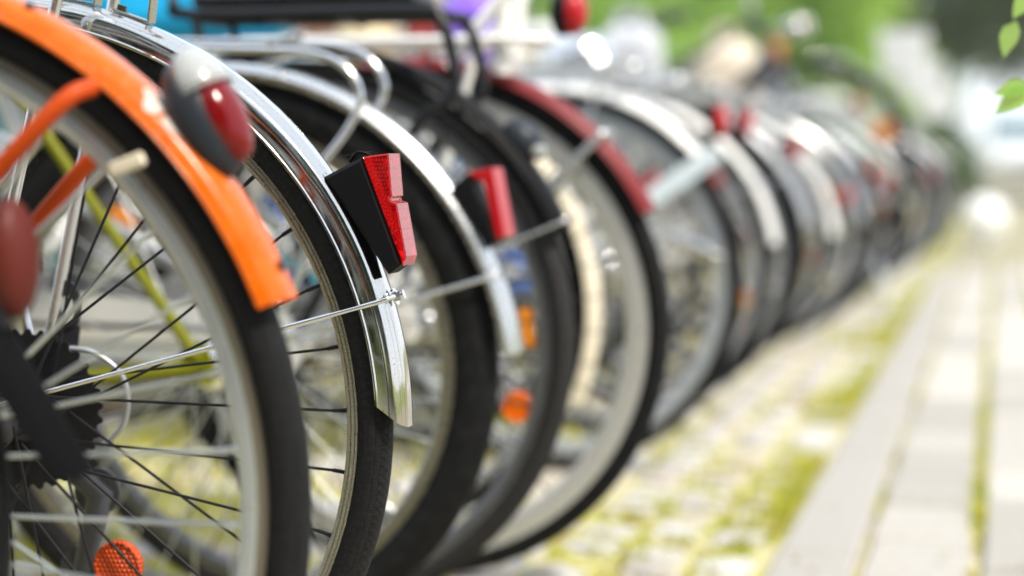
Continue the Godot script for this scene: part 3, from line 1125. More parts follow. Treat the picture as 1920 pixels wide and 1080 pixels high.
# a plant of many leaves: clumps are [centre, radii]; leaves fill them, denser to the outside
func plant(called: String, label: String, category: String, at: Vector3, clumps: Array, n: int, size: float, c0: Color, c1: Color, stems: Array, group := "") -> Node3D:
	var o := thing(called, label, category, at, 0.0, group)
	var g := Geo.new()
	for s in stems:                                   # [points, radii]
		g.tube(curve(s[0], 4), s[1], 8)
	part(o, "trunk" if category == "tree" else "stem", g.mesh(), M["bark"])
	var buf := PackedFloat32Array()
	var total := 0.0
	for c in clumps:
		total += c[1].x * c[1].y + c[1].y * c[1].z
	for c in clumps:
		var rad: Vector3 = c[1]
		var k_n := int(n * (rad.x * rad.y + rad.y * rad.z) / total)
		var tint := rng.randf()
		for k in k_n:
			var d := Vector3(rng.randfn(), rng.randfn(), rng.randfn()).normalized()
			var q := pow(rng.randf(), 0.45) * rng.randf_range(0.85, 1.12)
			var p: Vector3 = c[0] + d * rad * q
			if p.y + at.y < 0.03:
				continue
			var out := (d + Vector3(rng.randf_range(-0.8, 0.8), rng.randf_range(-0.9, 0.5), rng.randf_range(-0.8, 0.8))).normalized()
			var up := Vector3(rng.randf_range(-0.6, 0.6), 1, rng.randf_range(-0.6, 0.6)).normalized()
			var bx := up.cross(out).normalized()
			var by := out.cross(bx).normalized()
			var sc: float = size * rng.randf_range(0.6, 1.25)
			put_copies(buf, Transform3D(Basis(bx * sc, by * sc, out * sc), p), c0.lerp(c1, clampf(tint * 0.5 + rng.randf() * 0.6, 0, 1)))
	many("crown" if category == "tree" else "foliage", leaf_mesh(), M["dense_leaf" if c1.g < 0.25 else "leaf"], buf, o)
	return o


func limbs(h: float, r: float, n: int, spread: float) -> Array:
	var out := [[[Vector3.ZERO, Vector3(0.03 * h, h * 0.4, 0), Vector3(0, h * 0.8, 0.02 * h)], tapers(9, r, r * 0.3)]]
	for k in n:
		var a := TAU * k / n + 0.4
		var y := h * (0.3 + 0.35 * k / n)
		out.append([[Vector3(0.02 * h, y, 0), Vector3(cos(a) * spread * 0.5, y + h * 0.15, sin(a) * spread * 0.5), Vector3(cos(a) * spread, y + h * 0.22, sin(a) * spread)], tapers(9, r * 0.45, r * 0.1)])
	return out


func tapers(n: int, a: float, b: float) -> Array:
	var out := []
	for k in n:
		out.append(lerpf(a, b, float(k) / (n - 1)))
	return out


func blobs(n: int, half: Vector3, mid: Vector3, rad: float) -> Array:
	var out := []
	for k in n:
		var p := mid + Vector3(rng.randf_range(-1, 1) * half.x, rng.randf_range(-1, 1) * half.y, rng.randf_range(-1, 1) * half.z)
		var r := rad * rng.randf_range(0.65, 1.25)
		out.append([p, Vector3(r, r * rng.randf_range(0.7, 1.0), r)])
	return out


# ---------------------------------------------------------------- the place
const EYE := Vector3(0, 0.575, 0)
const YAW := 13.598
const PITCH := 3.638
const ROW_END := 21.0
const PAVED := 11.6


func in_view(p: Vector3) -> bool:
	var b := Basis.from_euler(Vector3(deg_to_rad(-PITCH), deg_to_rad(YAW), 0))
	var q := b.inverse() * (p - EYE)
	return q.z < 0.0 and absf(q.x / q.z) < 0.262 and absf(q.y / q.z) < 0.15


func sheet(called: String, x0: float, x1: float, z0: float, z1: float, y: float, m: Material) -> MeshInstance3D:
	var g := Geo.new()
	g.face([Vector3(x0, y, z0), Vector3(x1, y, z0), Vector3(x1, y, z1), Vector3(x0, y, z1)], Vector3.UP)
	var o := part(self, called, g.mesh(), m)
	o.set_meta("kind", "structure")
	return o


func stone_mesh(key: String, size: Vector3, bev: float, dome: float) -> ArrayMesh:
	return keep(key, func(g: Geo):
		g.box(Vector3(0, -size.y / 2.0, 0), size, bev)
		if dome > 0.0:
			g.ball(Vector3(0, -0.001, 0), Vector3(size.x * 0.48, dome, size.z * 0.48), Basis.IDENTITY, 3, 10, 0.0, 0.5))


func build_ground() -> void:
	sheet("ground", -220, 220, -320, 100, -0.06, M["meadow"])
	sheet("path", -0.5, 4.2, -120, 4, -0.05, M["gravel"])
	var bed := sheet("cobbled_strip", -3.0, -0.31, -ROW_END, 2.0, -0.010, M["joint_soil"])
	var walk := sheet("pavement", -0.31, 1.5, -PAVED, 2.0, -0.012, M["joint_soil"])
	# cobbles
	var spots := []
	var bare := FastNoiseLite.new()
	bare.seed = 12
	bare.frequency = 1.4
	var pitch := 0.108
	for i in 24:
		for j in int((ROW_END + 0.5) / pitch):
			var x := -0.372 - i * pitch + rng.randf_range(-0.008, 0.008)
			var z := 0.4 - j * pitch - (pitch * 0.5 if i % 2 else 0.0) + rng.randf_range(-0.008, 0.008)
			if z < -ROW_END + 0.06:
				continue
			if rng.randf() < (0.05 if x > -0.75 else 0.42 + 0.6 * bare.get_noise_2d(x * 2.0, z * 2.0)):
				continue
			var p := Vector3(x, rng.randf_range(-0.005, 0.002), z)
			var rank := p.distance_to(EYE) + (4.0 if x < -1.0 else 0.0) + (0.0 if in_view(p) else 100.0)
			spots.append([rank, p])
	spots.sort_custom(func(a, b): return a[0] < b[0])
	var sizes := [Vector3(0.088, 0.07, 0.090), Vector3(0.094, 0.07, 0.084), Vector3(0.084, 0.07, 0.095), Vector3(0.092, 0.07, 0.092)]
	var buf := PackedFloat32Array()
	for k in spots.size():
		var p: Vector3 = spots[k][1]
		var b := Basis.from_euler(Vector3(rng.randf_range(-0.05, 0.05), rng.randf_range(-0.08, 0.08), rng.randf_range(-0.05, 0.05)))
		if k < 296:
			var v := rng.randi() % 4
			var o := part(bed, "cobble", stone_mesh("cobble%d" % v, sizes[v], 0.012, 0.0035), M["cobble_%d" % (rng.randi() % 4)])
			o.transform = Transform3D(b, p)
		else:
			var t := rng.randf_range(0.40, 0.52)
			put_copies(buf, Transform3D(b, p), Color(t, t * 0.95, t * 0.88))
	many("cobbles", stone_mesh("cobble0", sizes[0], 0.012, 0.0035), M["cobble_copy"], buf, bed)
	# kerb stones and paver rows
	for k in 12:
		var g := stone_mesh("kerb", Vector3(0.114, 0.16, 0.993), 0.006, 0.0)
		var o := part(walk, "kerb_stone", g, M["kerb_stone"])
		o.transform = Transform3D(Basis.from_euler(Vector3(0, 0, rng.randf_range(-0.008, 0.008))), Vector3(-0.249, 0.010 + rng.randf_range(-0.002, 0.003), 0.6 - k * 1.0))
	buf = PackedFloat32Array()
	var laid := []
	for i in 11:
		for j in 72:
			var p := Vector3(-0.109 + i * 0.166 + rng.randf_range(-0.002, 0.002), rng.randf_range(-0.003, 0.002), 0.5 - j * 0.312 - (0.11 if i % 2 else 0.0))
			if p.z < -PAVED + 0.2 or p.x > 1.42:
				continue
			laid.append([p.distance_to(EYE) + (0.0 if in_view(p) else 50.0) + i * 0.3, p])
	laid.sort_custom(func(a, b): return a[0] < b[0])
	for k in laid.size():
		var p: Vector3 = laid[k][1]
		var b := Basis.from_euler(Vector3(rng.randf_range(-0.008, 0.008), rng.randf_range(-0.01, 0.01), rng.randf_range(-0.012, 0.012)))
		var me := stone_mesh("paver", Vector3(0.148, 0.06, 0.298), 0.006, 0.0)
		if k < 270:
			var o := part(walk, "paver", me, M["paver_%d" % (rng.randi() % 3)])
			o.transform = Transform3D(b, p)
		else:
			var t := rng.randf_range(0.42, 0.54)
			put_copies(buf, Transform3D(b, p), Color(t, t * 0.96, t * 0.91))
	many("pavers", stone_mesh("paver", Vector3(0.148, 0.06, 0.298), 0.006, 0.0), M["cobble_copy"], buf, walk)
	# moss cushions and grass in the joints, in patches
	var patch := FastNoiseLite.new()
	patch.seed = 5
	patch.frequency = 1.1
	patch.fractal_octaves = 3
	var tuft := keep("tuft", func(g: Geo):
		var r := RandomNumberGenerator.new()
		r.seed = 8
		for k in 11:
			var a := r.randf() * TAU
			var lean := r.randf_range(0.25, 1.1)
			var d := Vector3(cos(a), 0, sin(a))
			var sd := Vector3(-sin(a), 0, cos(a)) * 0.07
			var q := d * r.randf() * 0.25
			var rows := []
			for s in 4:
				var f := s / 3.0
				var c := q + d * lean * f * f * 0.8 + Vector3.UP * (f - 0.25 * f * f * lean)
				rows.append([c - sd * (1.02 - f), c + sd * (1.02 - f)])
			g.skin(rows, q - d * 5.0))
	var cushion := keep("cushion", func(g: Geo): g.ball(Vector3.ZERO, Vector3(1, 0.45, 1), Basis.IDENTITY, 4, 9, 0.0, 0.5))
	var grass := PackedFloat32Array()
	var moss := PackedFloat32Array()
	for k in 84000:
		var z := -0.6 - pow(rng.randf(), 1.5) * (ROW_END - 0.7)
		var x := 0.0
		var where := rng.randf()
		var at_edge := 0.0
		if where < 0.74:
			x = rng.randf_range(-2.9, -0.33)
		elif where < 0.88:
			x = -0.325 - absf(rng.randfn()) * 0.035
			at_edge = 0.30
		elif where < 0.95:
			x = [-0.026, 0.140, 0.306][rng.randi() % 3] + rng.randfn() * 0.005
			at_edge = 0.12
		elif where < 0.985:
			x = -0.188 + rng.randfn() * 0.003
			at_edge = 0.0
		else:
			x = -0.109 + rng.randf_range(-0.08, 0.2)
			z = 0.5 - 0.156 - floorf((0.5 - z) / 0.312) * 0.312
			at_edge = -0.1
		var here := patch.get_noise_2d(x * 1.6, z) + at_edge
		if x < -0.75:
			here += 0.2
		if here < (0.03 if x > -0.75 else -0.12) + rng.randf_range(-0.08, 0.12) or (at_edge > 0.3 and rng.randf() < 0.2):
			continue
		var yel := clampf(0.5 + 0.5 * patch.get_noise_2d(x * 3.0 + 40.0, z * 3.0) + rng.randf_range(-0.3, 0.3), 0, 1)
		var c := Color(0.36, 0.39, 0.02).lerp(Color(0.62, 0.55, 0.07), yel)
		if x < -0.75:
			c = c.lerp(Color(0.66, 0.60, 0.04), 0.45)
		if rng.randf() < 0.10:
			c = Color(0.42, 0.30, 0.14)
		if rng.randf() < 0.55 and where < 0.98:
			var s := rng.randf_range(0.008, 0.022) * (1.0 + clampf(here, 0, 0.6))
			grass_at(grass, Vector3(x, -0.010, z), s, c)
		else:
			var s := rng.randf_range(0.006, 0.017) * (0.5 if where >= 0.88 else 1.0)
			put_copies(moss, Transform3D(Basis(Vector3.UP, rng.randf() * TAU).scaled(Vector3(s, s * rng.randf_range(0.5, 0.9), s * rng.randf_range(0.7, 1.5))), Vector3(x, -0.0105, z)), c * 0.95)
	many("grass", tuft, M["grass_blade"], grass)
	many("moss", cushion, M["grass_blade"], moss)
	# fallen bits: small dry leaves and twigs on the stones
	var litter := PackedFloat32Array()
	for k in 900:
		var z := -0.8 - pow(rng.randf(), 1.4) * 14.0
		var x := rng.randf_range(-2.4, 0.3)
		var s := rng.randf_range(0.006, 0.022)
		var b := Basis.from_euler(Vector3(rng.randf_range(-0.3, 0.3), rng.randf() * TAU, rng.randf_range(-0.3, 0.3))).scaled(Vector3.ONE * s)
		put_copies(litter, Transform3D(b, Vector3(x, 0.008 + s * 0.15, z)), Color(0.30, 0.19, 0.08).lerp(Color(0.45, 0.38, 0.12), rng.randf()))
	many("leaf_litter", leaf_mesh(), M["grass_blade"], litter)


func grass_at(buf: PackedFloat32Array, p: Vector3, s: float, c: Color) -> void:
	var b := Basis(Vector3.UP, rng.randf() * TAU).scaled(Vector3(s, s * rng.randf_range(0.7, 1.25), s))
	put_copies(buf, Transform3D(b, p), c)


func build_surroundings() -> void:
	# pale garden wall behind the fronts of the bicycles
	var w := thing("garden_wall", "long pale rendered garden wall behind the row of bicycles", "wall", Vector3(-4.6, 0, -12.5))
	var g := Geo.new()
	g.box(Vector3(0, 0.9, 0), Vector3(0.22, 1.95, 17.0), 0.01)
	part(w, "wall", g.mesh(), M["plaster"])
	for k in 17:
		var c := Geo.new()
		c.box(Vector3.ZERO, Vector3(0.30, 0.06, 0.992), 0.008)
		part(w, "coping_stone", c.mesh() if k == 0 else made["coping"], M["kerb_stone"], Vector3(0, 1.906, -8.0 + k))
		if k == 0:
			made["coping"] = w.get_child(-1).mesh
	# shrubs and trees that close the view beyond the row
	var bright := [Color(0.22, 0.40, 0.06), Color(0.46, 0.60, 0.15)]
	var mid := [Color(0.13, 0.25, 0.06), Color(0.32, 0.46, 0.13)]
	var dark := [Color(0.030, 0.055, 0.018), Color(0.09, 0.14, 0.035)]
	var deep := [Color(0.06, 0.085, 0.035), Color(0.15, 0.20, 0.07)]
	plant("shrub", "bright yellow-green shrub left of the far end of the bicycle row", "shrub", Vector3(-4.3, 0, -23.5), blobs(12, Vector3(1.1, 1.3, 0.9), Vector3(0, 1.6, 0), 0.75), 5200, 0.15, bright[0], bright[1], limbs(2.6, 0.06, 5, 0.8), "")
	plant("shrub", "pale lime shrub straight behind the far end of the bicycle row", "shrub", Vector3(-2.35, 0, -25.0), blobs(12, Vector3(1.0, 1.5, 0.9), Vector3(0, 1.8, 0), 0.75), 5200, 0.15, bright[0], bright[1] * 1.1, limbs(2.8, 0.06, 5, 0.8), "")
	plant("shrub", "green rounded shrub between the lime shrub and the parked car", "shrub", Vector3(-1.3, 0, -31.0), blobs(10, Vector3(0.7, 0.9, 0.8), Vector3(0, 1.25, 0), 0.65), 4200, 0.15, mid[0], mid[1], limbs(2.0, 0.05, 5, 0.6), "")
	plant("tree", "tall mid-green tree standing behind the garden wall's far end", "tree", Vector3(-7.5, 0, -34), blobs(14, Vector3(2.2, 1.9, 2.0), Vector3(0, 4.2, 0), 1.4), 6500, 0.24, mid[0], mid[1], limbs(5.5, 0.18, 6, 1.8), "")
	plant("tree", "light green tree rising behind the pale lime shrub", "tree", Vector3(-3.6, 0, -38), blobs(14, Vector3(1.8, 2.2, 1.6), Vector3(0, 3.8, 0), 1.3), 6500, 0.24, bright[0] * 0.8, bright[1] * 0.9, limbs(5.2, 0.16, 6, 1.6), "")
	plant("tree", "dark broad tree whose crown hangs over the white parked car", "tree", Vector3(1.7, 0, -31), blobs(34, Vector3(1.9, 1.9, 1.4), Vector3(-1.0, 4.3, 0), 1.25), 15000, 0.24, deep[0], deep[1], limbs(5.6, 0.22, 7, 1.8), "")
	plant("tree", "deep green tree left of the dark broad tree", "tree", Vector3(-2.6, 0, -54), blobs(14, Vector3(1.8, 2.6, 1.6), Vector3(0, 4.2, 0), 1.5), 6500, 0.28, dark[0] * 1.6, mid[1] * 0.9, limbs(6.0, 0.22, 6, 2.0), "")
	plant("shrub", "low leafy hedge bush at the end of the path beside the car", "shrub", Vector3(1.9, 0, -33.0), blobs(9, Vector3(0.9, 0.8, 0.8), Vector3(0, 1.0, 0), 0.6), 3400, 0.14, mid[0], mid[1], limbs(1.8, 0.05, 5, 0.6), "")
	# trees across the path, which the chrome mudguards mirror
	for t in [[-4.2, 5.6, "tree across the path behind the viewer, leftmost, seen only in the chrome"], [0.2, 6.4, "tree across the path straight behind the viewer, seen only in the chrome"], [3.6, 4.2, "tree across the path right of the viewer, seen only in the chrome"]]:
		plant("tree", "dark leafy " + t[2], "tree", Vector3(t[0], 0, t[1]), blobs(26, Vector3(2.1, 3.0, 1.2), Vector3(0, 3.2, 0), 1.3), 9000, 0.25, dark[0] * 0.9, dark[1] * 0.75, limbs(5.6, 0.16, 7, 1.5), "")
	# sprig that hangs in at the right edge
	var bush := thing("overhanging_bush", "bush whose fresh green leaf sprigs hang in at the right edge", "shrub", Vector3(0.614, 0, -2.25))
	var st := Geo.new()
	st.tube(curve([P(0.05, 0, 0.0), P(0.02, 0.5, 0.03), P(-0.12, 0.92, 0.06), P(-0.36, 0.93, 0.10), P(-0.52, 0.82, 0.14), P(-0.585, 0.74, 0.15)], 5), tapers(26, 0.014, 0.0015), 8)
	st.tube(curve([P(0.02, 0.45, 0.03), P(-0.25, 0.60, 0.10), P(-0.48, 0.655, 0.145), P(-0.58, 0.645, 0.15)], 5), tapers(16, 0.008, 0.0013), 8)
	st.tube(curve([P(0.04, 0.2, 0.01), P(0.25, 0.6, -0.1), P(0.4, 1.0, -0.15)], 5), tapers(11, 0.011, 0.003), 8)
	part(bush, "stem", st.mesh(), M["bark"])
	var lm := StandardMaterial3D.new()
	lm = M["leaf"].duplicate()
	lm.vertex_color_use_as_albedo = false
	lm.albedo_color = lin(0.13, 0.30, 0.03)
	var lm2: StandardMaterial3D = lm.duplicate()
	lm2.albedo_color = lin(0.24, 0.36, 0.03)
	# position, direction, size
	for l in [[P(-0.585, 0.745, 0.15), P(-0.5, -0.75, 0.25), 0.055], [P(-0.600, 0.715, 0.15), P(-0.35, -0.95, 0.1), 0.062], [P(-0.578, 0.735, 0.15), P(0.4, -0.8, 0.3), 0.05], [P(-0.56, 0.76, 0.145), P(-0.8, 0.2, 0.3), 0.045], [P(-0.55, 0.77, 0.14), P(0.3, -0.9, -0.2), 0.06],
			[P(-0.580, 0.646, 0.15), P(-0.85, -0.45, 0.2), 0.075], [P(-0.585, 0.65, 0.15), P(-0.9, -0.2, 0.2), 0.060], [P(-0.56, 0.648, 0.15), P(-0.2, -0.8, 0.4), 0.05], [P(-0.54, 0.655, 0.15), P(0.1, 0.8, 0.3), 0.045], [P(-0.52, 0.655, 0.15), P(0.2, -0.9, 0.2), 0.055],
			[P(-0.45, 0.65, 0.14), P(-0.2, 0.7, 0.4), 0.06], [P(-0.42, 0.92, 0.11), P(-0.3, -0.8, 0.4), 0.07], [P(-0.36, 0.93, 0.1), P(0.1, 0.7, 0.3), 0.06], [P(-0.3, 0.6, 0.1), P(0.1, -0.9, 0.3), 0.07], [P(-0.2, 0.93, 0.08), P(-0.4, 0.5, 0.5), 0.07], [P(0.38, 0.95, -0.14), P(0.5, 0.5, 0.3), 0.07], [P(0.33, 0.8, -0.12), P(-0.5, 0.4, 0.4), 0.07], [P(0.28, 0.66, -0.1), P(0.6, -0.1, 0.4), 0.07], [P(-0.1, 0.9, 0.06), P(0.1, -0.8, 0.6), 0.07]]:
		var o := part(bush, "leaf", leaf_mesh(), lm if rng.randf() < 0.6 else lm2, l[0])
		var dz: Vector3 = l[1].normalized()
		var bx := Vector3(rng.randf_range(-0.3, 0.3), 0.5, 0.8).cross(dz).normalized()
		o.basis = Basis(bx, dz.cross(bx), dz).scaled(Vector3.ONE * l[2] * 0.62)
	# bollard at the far end of the pavement
	var bo := thing("bollard", "round white bollard far down the pavement", "bollard", Vector3(-0.09, 0, -13.6))
	var bg := Geo.new()
	var prof := [Vector2(0.0, 0.0), Vector2(0.09, 0.0), Vector2(0.09, 0.045), Vector2(0.075, 0.055)]
	for k in 11:
		var a := deg_to_rad(lerpf(-60.0, 90.0, k / 10.0))
		prof.append(Vector2(0.15 * cos(a), 0.185 + 0.15 * sin(a)))
	bg.turn(prof, false, 0, TAU, 32, Vector3.ZERO, Vector3.ZERO, 30.0, 1.0)
	var post := part(bo, "post", bg.mesh(), M["white_paint"])
	post.rotation.x = -PI / 2
	var ring := Geo.new()
	ring.turn([Vector2(0.088, 0.012), Vector2(0.093, 0.014), Vector2(0.093, 0.034), Vector2(0.088, 0.036)], true, 0, TAU, 24)
	var band := part(bo, "band", ring.mesh(), M["bright_steel"])
	band.rotation.x = -PI / 2
	build_car()


func build_car() -> void:
	var c := thing("parked_car", "white parked car with a dark windscreen at the end of the path", "car", Vector3(0.42, -0.05, -38.0), -PI / 2)
	var g := Geo.new()                                 # nose towards +x before the turn
	var lower := [Vector2(-2.05, 0.30), Vector2(-2.1, 0.62), Vector2(-2.02, 0.90), Vector2(-1.2, 0.97), Vector2(0.75, 0.98), Vector2(1.75, 0.82), Vector2(2.02, 0.68), Vector2(2.08, 0.45), Vector2(1.98, 0.24), Vector2(-1.95, 0.22)]
	g.prism(lower, -0.87, 0.87, 0.07)
	part(c, "body", g.mesh(), M["car_white"])
	var cab := Geo.new()
	cab.prism([Vector2(-1.75, 0.95), Vector2(-1.25, 1.40), Vector2(-0.9, 1.47), Vector2(-0.15, 1.47), Vector2(0.15, 1.42), Vector2(0.92, 0.95)], -0.72, 0.72, 0.06)
	part(c, "cabin", cab.mesh(), M["car_white"])
	var ws := Geo.new()
	var d := Vector3(0.77, -0.47, 0).normalized()
	ws.box(Vector3(0.545, 1.20, 0), Vector3(0.80, 0.015, 1.22), 0.004, Basis(d, Vector3(-d.y, d.x, 0), Vector3.BACK))
	part(c, "windscreen", ws.mesh(), M["car_glass"])
	for s in [-1.0, 1.0]:
		var sg := Geo.new()
		sg.prism([Vector2(-1.5, 1.0), Vector2(-1.15, 1.36), Vector2(0.05, 1.37), Vector2(0.65, 1.0)], s * 0.722 - 0.006, s * 0.722 + 0.006)
		part(c, "window", sg.mesh(), M["car_glass"])
		var hl := Geo.new()
		hl.ball(Vector3(1.93, 0.68, s * 0.62), Vector3(0.10, 0.08, 0.17), Basis.IDENTITY, 8, 12)
		part(c, "headlight", hl.mesh(), M["chrome"])
		var mi := Geo.new()
		mi.ball(Vector3(0.62, 1.03, s * 0.96), Vector3(0.06, 0.08, 0.11), Basis.IDENTITY, 8, 12)
		part(c, "mirror", mi.mesh(), M["car_white"])
		for x in [-1.3, 1.3]:
			var t := Geo.new()
			t.turn([Vector2(0.20, s * 0.89), Vector2(0.29, s * 0.885), Vector2(0.31, s * 0.86), Vector2(0.31, s * 0.70), Vector2(0.20, s * 0.68)], true, 0, TAU, 32)
			var w := part(c, "wheel", t.mesh(), M["rubber_plain"], Vector3(x, 0.31, 0))
			var h := Geo.new()
			h.turn([Vector2(0.0, s * 0.87), Vector2(0.05, s * 0.885), Vector2(0.19, s * 0.878), Vector2(0.20, s * 0.86)], false, 0, TAU, 24, Vector3.ZERO, Vector3.ZERO, 38.0, s)
			part(w, "hubcap", h.mesh(), M["bright_steel"])
	var gr := Geo.new()
	gr.box(Vector3(2.06, 0.50, 0), Vector3(0.03, 0.14, 0.9), 0.01)
	part(c, "grille", gr.mesh(), M["black_plastic"])


func build_bikes() -> void:
	var alloy := {"R": 0.349, "rim_in": 0.309, "rim_out": 0.3225, "tyre_w": 0.037, "rim": "rim_bright", "tyre": "rubber_plain", "spoke": "steel_spoke"}
	var b: Node3D
	# nearest, cut by the left edge
	b = bicycle(with(alloy, {"u": -0.94, "v": 1.123, "label": "black bicycle cut off by the left edge, dark mudguard with red lamp", "frame": "black_paint", "rim": "rim_grey", "spoke": "black_spoke",
		"fender": {"mat": "flap_rubber", "r": 0.366, "w": 0.042, "a0": 5.0, "a1": 150.0, "flare": [26.0, 0.040], "profile": "round"}, "rack": "tube", "rack_mat": "black_satin", "stand": false}))
	var g0 := Geo.new()
	g0.ball(P(0.338, 0.515), Vector3(0.019, 0.048, 0.024), Basis(Vector3.BACK, 0.08), 12, 18)
	var dim := part(b, "tail_light", g0.mesh(), M["grey_plastic"])
	g0 = Geo.new()
	g0.ball(P(0.355, 0.515), Vector3(0.014, 0.037, 0.021), Basis(Vector3.BACK, 0.05), 12, 18)
	part(dim, "lens", g0.mesh(), M["faded_lens"])
	# orange
	b = bicycle(with(alloy, {"u": -0.784, "v": 1.238, "label": "bicycle with chipped orange mudguard and orange frame, second from the left edge", "frame": "orange_paint", "rim": "rim_cool", "track": "worn_track", "rim_in": 0.302, "rim_out": 0.3245, "rim_w": 0.025, "tyre": "rubber", "solo": true, "thick": 1.5,
		"fender": {"mat": "orange_paint", "r": 0.364, "w": 0.050, "a0": 22.0, "a1": 150.0}, "rack": "tube", "rack_mat": "bright_steel", "rack_y": 0.77, "stand": false}))
	orange_extras(b)
	# chrome mudguard, the one in focus
	b = bicycle(with(alloy, {"u": -0.846, "v": 1.607, "yaw": 2.0, "label": "sharp bicycle with shiny chrome mudguard and big red wedge reflector", "frame": "black_satin", "rim": "rim_alloy", "rim_in": 0.3125, "rim_out": 0.3235, "rim_w": 0.024, "R": 0.351, "tyre": "rubber", "spoke": "black_spoke", "hub": "dark_steel", "solo": true, "thick": 1.2, "cassette": true, "dark": true,
		"refl": [[0.090, -0.136, 0.0225, 0.0225, "red_amber_lens", -0.03], [-0.16, 0.19, 0.0225, 0.0225, "red_amber_lens", -0.03]],
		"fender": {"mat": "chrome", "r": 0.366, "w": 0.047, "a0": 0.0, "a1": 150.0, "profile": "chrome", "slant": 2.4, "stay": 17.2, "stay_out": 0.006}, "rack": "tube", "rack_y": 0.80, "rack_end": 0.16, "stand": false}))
	chrome_extras(b)
	# fluted alloy mudguard, olive frame
	b = bicycle(with(alloy, {"u": -0.888, "v": 2.22, "label": "olive framed bicycle with fluted alloy mudguard and looped wire carrier", "frame": "olive_paint", "R": 0.335, "rim_in": 0.268, "rim_out": 0.286, "tyre_w": 0.050, "rim": "rim_alloy", "solo": true, "stay_top": P(-0.30, 0.76), "stay_z": 0.075, "stay_r": 0.0075,
		"fender": {"mat": "aluminium", "r": 0.354, "w": 0.060, "a0": 3.5, "a1": 152.0, "profile": "fluted", "flare": [40.0, 0.010], "stay": 18.2, "stay_r": 0.003}, "rack": "loop", "style": "city", "guard": "white_paint", "stand": false}))
	tail_light(b, [Vector2(0.287, 0.545), Vector2(0.304, 0.560), Vector2(0.338, 0.485), Vector2(0.332, 0.478)], [Vector2(0.304, 0.5605), Vector2(0.334, 0.5665), Vector2(0.349, 0.490), Vector2(0.3385, 0.4855), Vector2(0.324, 0.549)], 0.024)
	# black mudguard and heavy black carrier
	b = bicycle(with(alloy, {"u": -0.854, "v": 2.41, "label": "bicycle with heavy black carrier and short black mudguard over a black tyre", "frame": "silver_paint", "rim": "rim_grey", "rim_in": 0.306, "rim_out": 0.324, "R": 0.350, "tyre": "rubber_grey", "spoke": "dull_spoke", "solo": true,
		"refl": [[0.290, 0.018, 0.010, 0.024, "amber_lens", 0.0], [0.278, -0.080, 0.019, 0.0195, "orange_lens", 0.0], [-0.25, 0.15, 0.024, 0.011, "amber_lens", 0.0]],
		"fender": {"mat": "black_plastic", "r": 0.372, "w": 0.050, "a0": 22.0, "a1": 150.0, "stay": 24.0}, "rack": "plate", "rack_mat": "black_satin", "rack_y": 0.755, "rack_end": 0.195, "guard": "silver_paint", "stand": false}))
	var g := Geo.new()
	g.ball(P(0.285, 0.600, 0.0), Vector3(0.030, 0.022, 0.024), Basis(Vector3.BACK, -0.8), 10, 14)
	var bl := part(b, "tail_light", g.mesh(), M["grey_plastic"])
	g = Geo.new()
	g.ball(P(0.297, 0.592, 0.0), Vector3(0.022, 0.012, 0.019), Basis(Vector3.BACK, -0.8), 8, 12)
	part(bl, "lens", g.mesh(), M["milky_plastic"])
	# red mudguard
	b = bicycle(with(alloy, {"u": -0.775, "v": 2.66, "label": "bicycle with dull red mudguard, wide pale rim and white carrier struts", "frame": "white_paint", "rim": "rim_white", "rim_in": 0.290, "rim_out": 0.3225, "rim_w": 0.026, "spoke": "dull_spoke", "solo": true,
		"fender": {"mat": "red_paint", "r": 0.366, "w": 0.052, "a0": 26.0, "a1": 150.0, "stay": 45.0, "stay_r": 0.006, "stay_mat": "aluminium"}, "rack": "tube", "rack_mat": "white_paint", "rack_y": 0.735, "rack_end": 0.18, "style": "city", "stand": false}))
	g = Geo.new()
	for s in [-1.0, 1.0]:                              # forked white strut of the carrier
		g.tube(curve([P(0.055, 0.70, s * 0.045), P(0.085, 0.74, s * 0.05), P(0.145, 0.81, s * 0.05), P(0.16, 0.86, s * 0.04)]), 0.0085, 10)
		g.tube([P(0.127, 0.69, s * 0.036), P(0.130, 0.80, s * 0.04), P(0.131, 0.86, s * 0.035)], 0.012, 10)
	part(b, "carrier_strut", g.mesh(), M["white_paint"])
	big_lamp(b, P(0.212, 0.772), 0.032, 0.026)
	# cream one further in, seen through the spokes of the red one
	b = bicycle(with(alloy, {"u": -0.945, "v": 2.95, "label": "cream bicycle parked further in, seen through the red one's spokes", "frame": "teal_paint", "rim": "rim_bright", "spoke": "dull_spoke", "stand": false, "saddle": "white_vinyl",
		"fender": {"mat": "cream_paint", "r": 0.368, "w": 0.058, "a0": -22.0, "a1": 150.0, "stay": 30.0}, "rack": "tube", "rack_y": 0.75, "lamp": [0.385, 0.505, -15.0, 0.030]}))
	g = Geo.new()                                      # pale round lamp cap on its mudguard
	g.ball(P(0.378, 0.474, 0.012), Vector3(0.013, 0.014, 0.014))
	g.tube([P(0.366, 0.462, 0.004), P(0.376, 0.472, 0.011)], 0.006, 8)
	part(b, "reflector_cap", g.mesh(), M["white_plastic"])
	# grey and silver
	b = bicycle(with(alloy, {"u": -0.80, "v": 3.65, "spoke": "dull_spoke", "saddle": "white_vinyl", "label": "grey bicycle with steel rims and a broad flat silver stay", "frame": "blue_paint", "rim": "rim_cool", "rim_in": 0.298, "rim_out": 0.3225, "solo": false,
		"fender": {"mat": "white_paint", "r": 0.367, "w": 0.060, "a0": 36.0, "a1": 150.0}, "rack": "tube", "rack_y": 0.745, "rack_mat": "aluminium", "lamp": [0.30, 0.645, 0.0, 0.032]}))
	g = Geo.new()
	var dir := Vector3(-0.098, -0.068, 0.0).normalized()
	g.box(P(0.237, 0.541, 0.038), Vector3(0.170, 0.036, 0.004), 0.0015, Basis(dir, Vector3(-dir.y, dir.x, 0), Vector3.BACK))
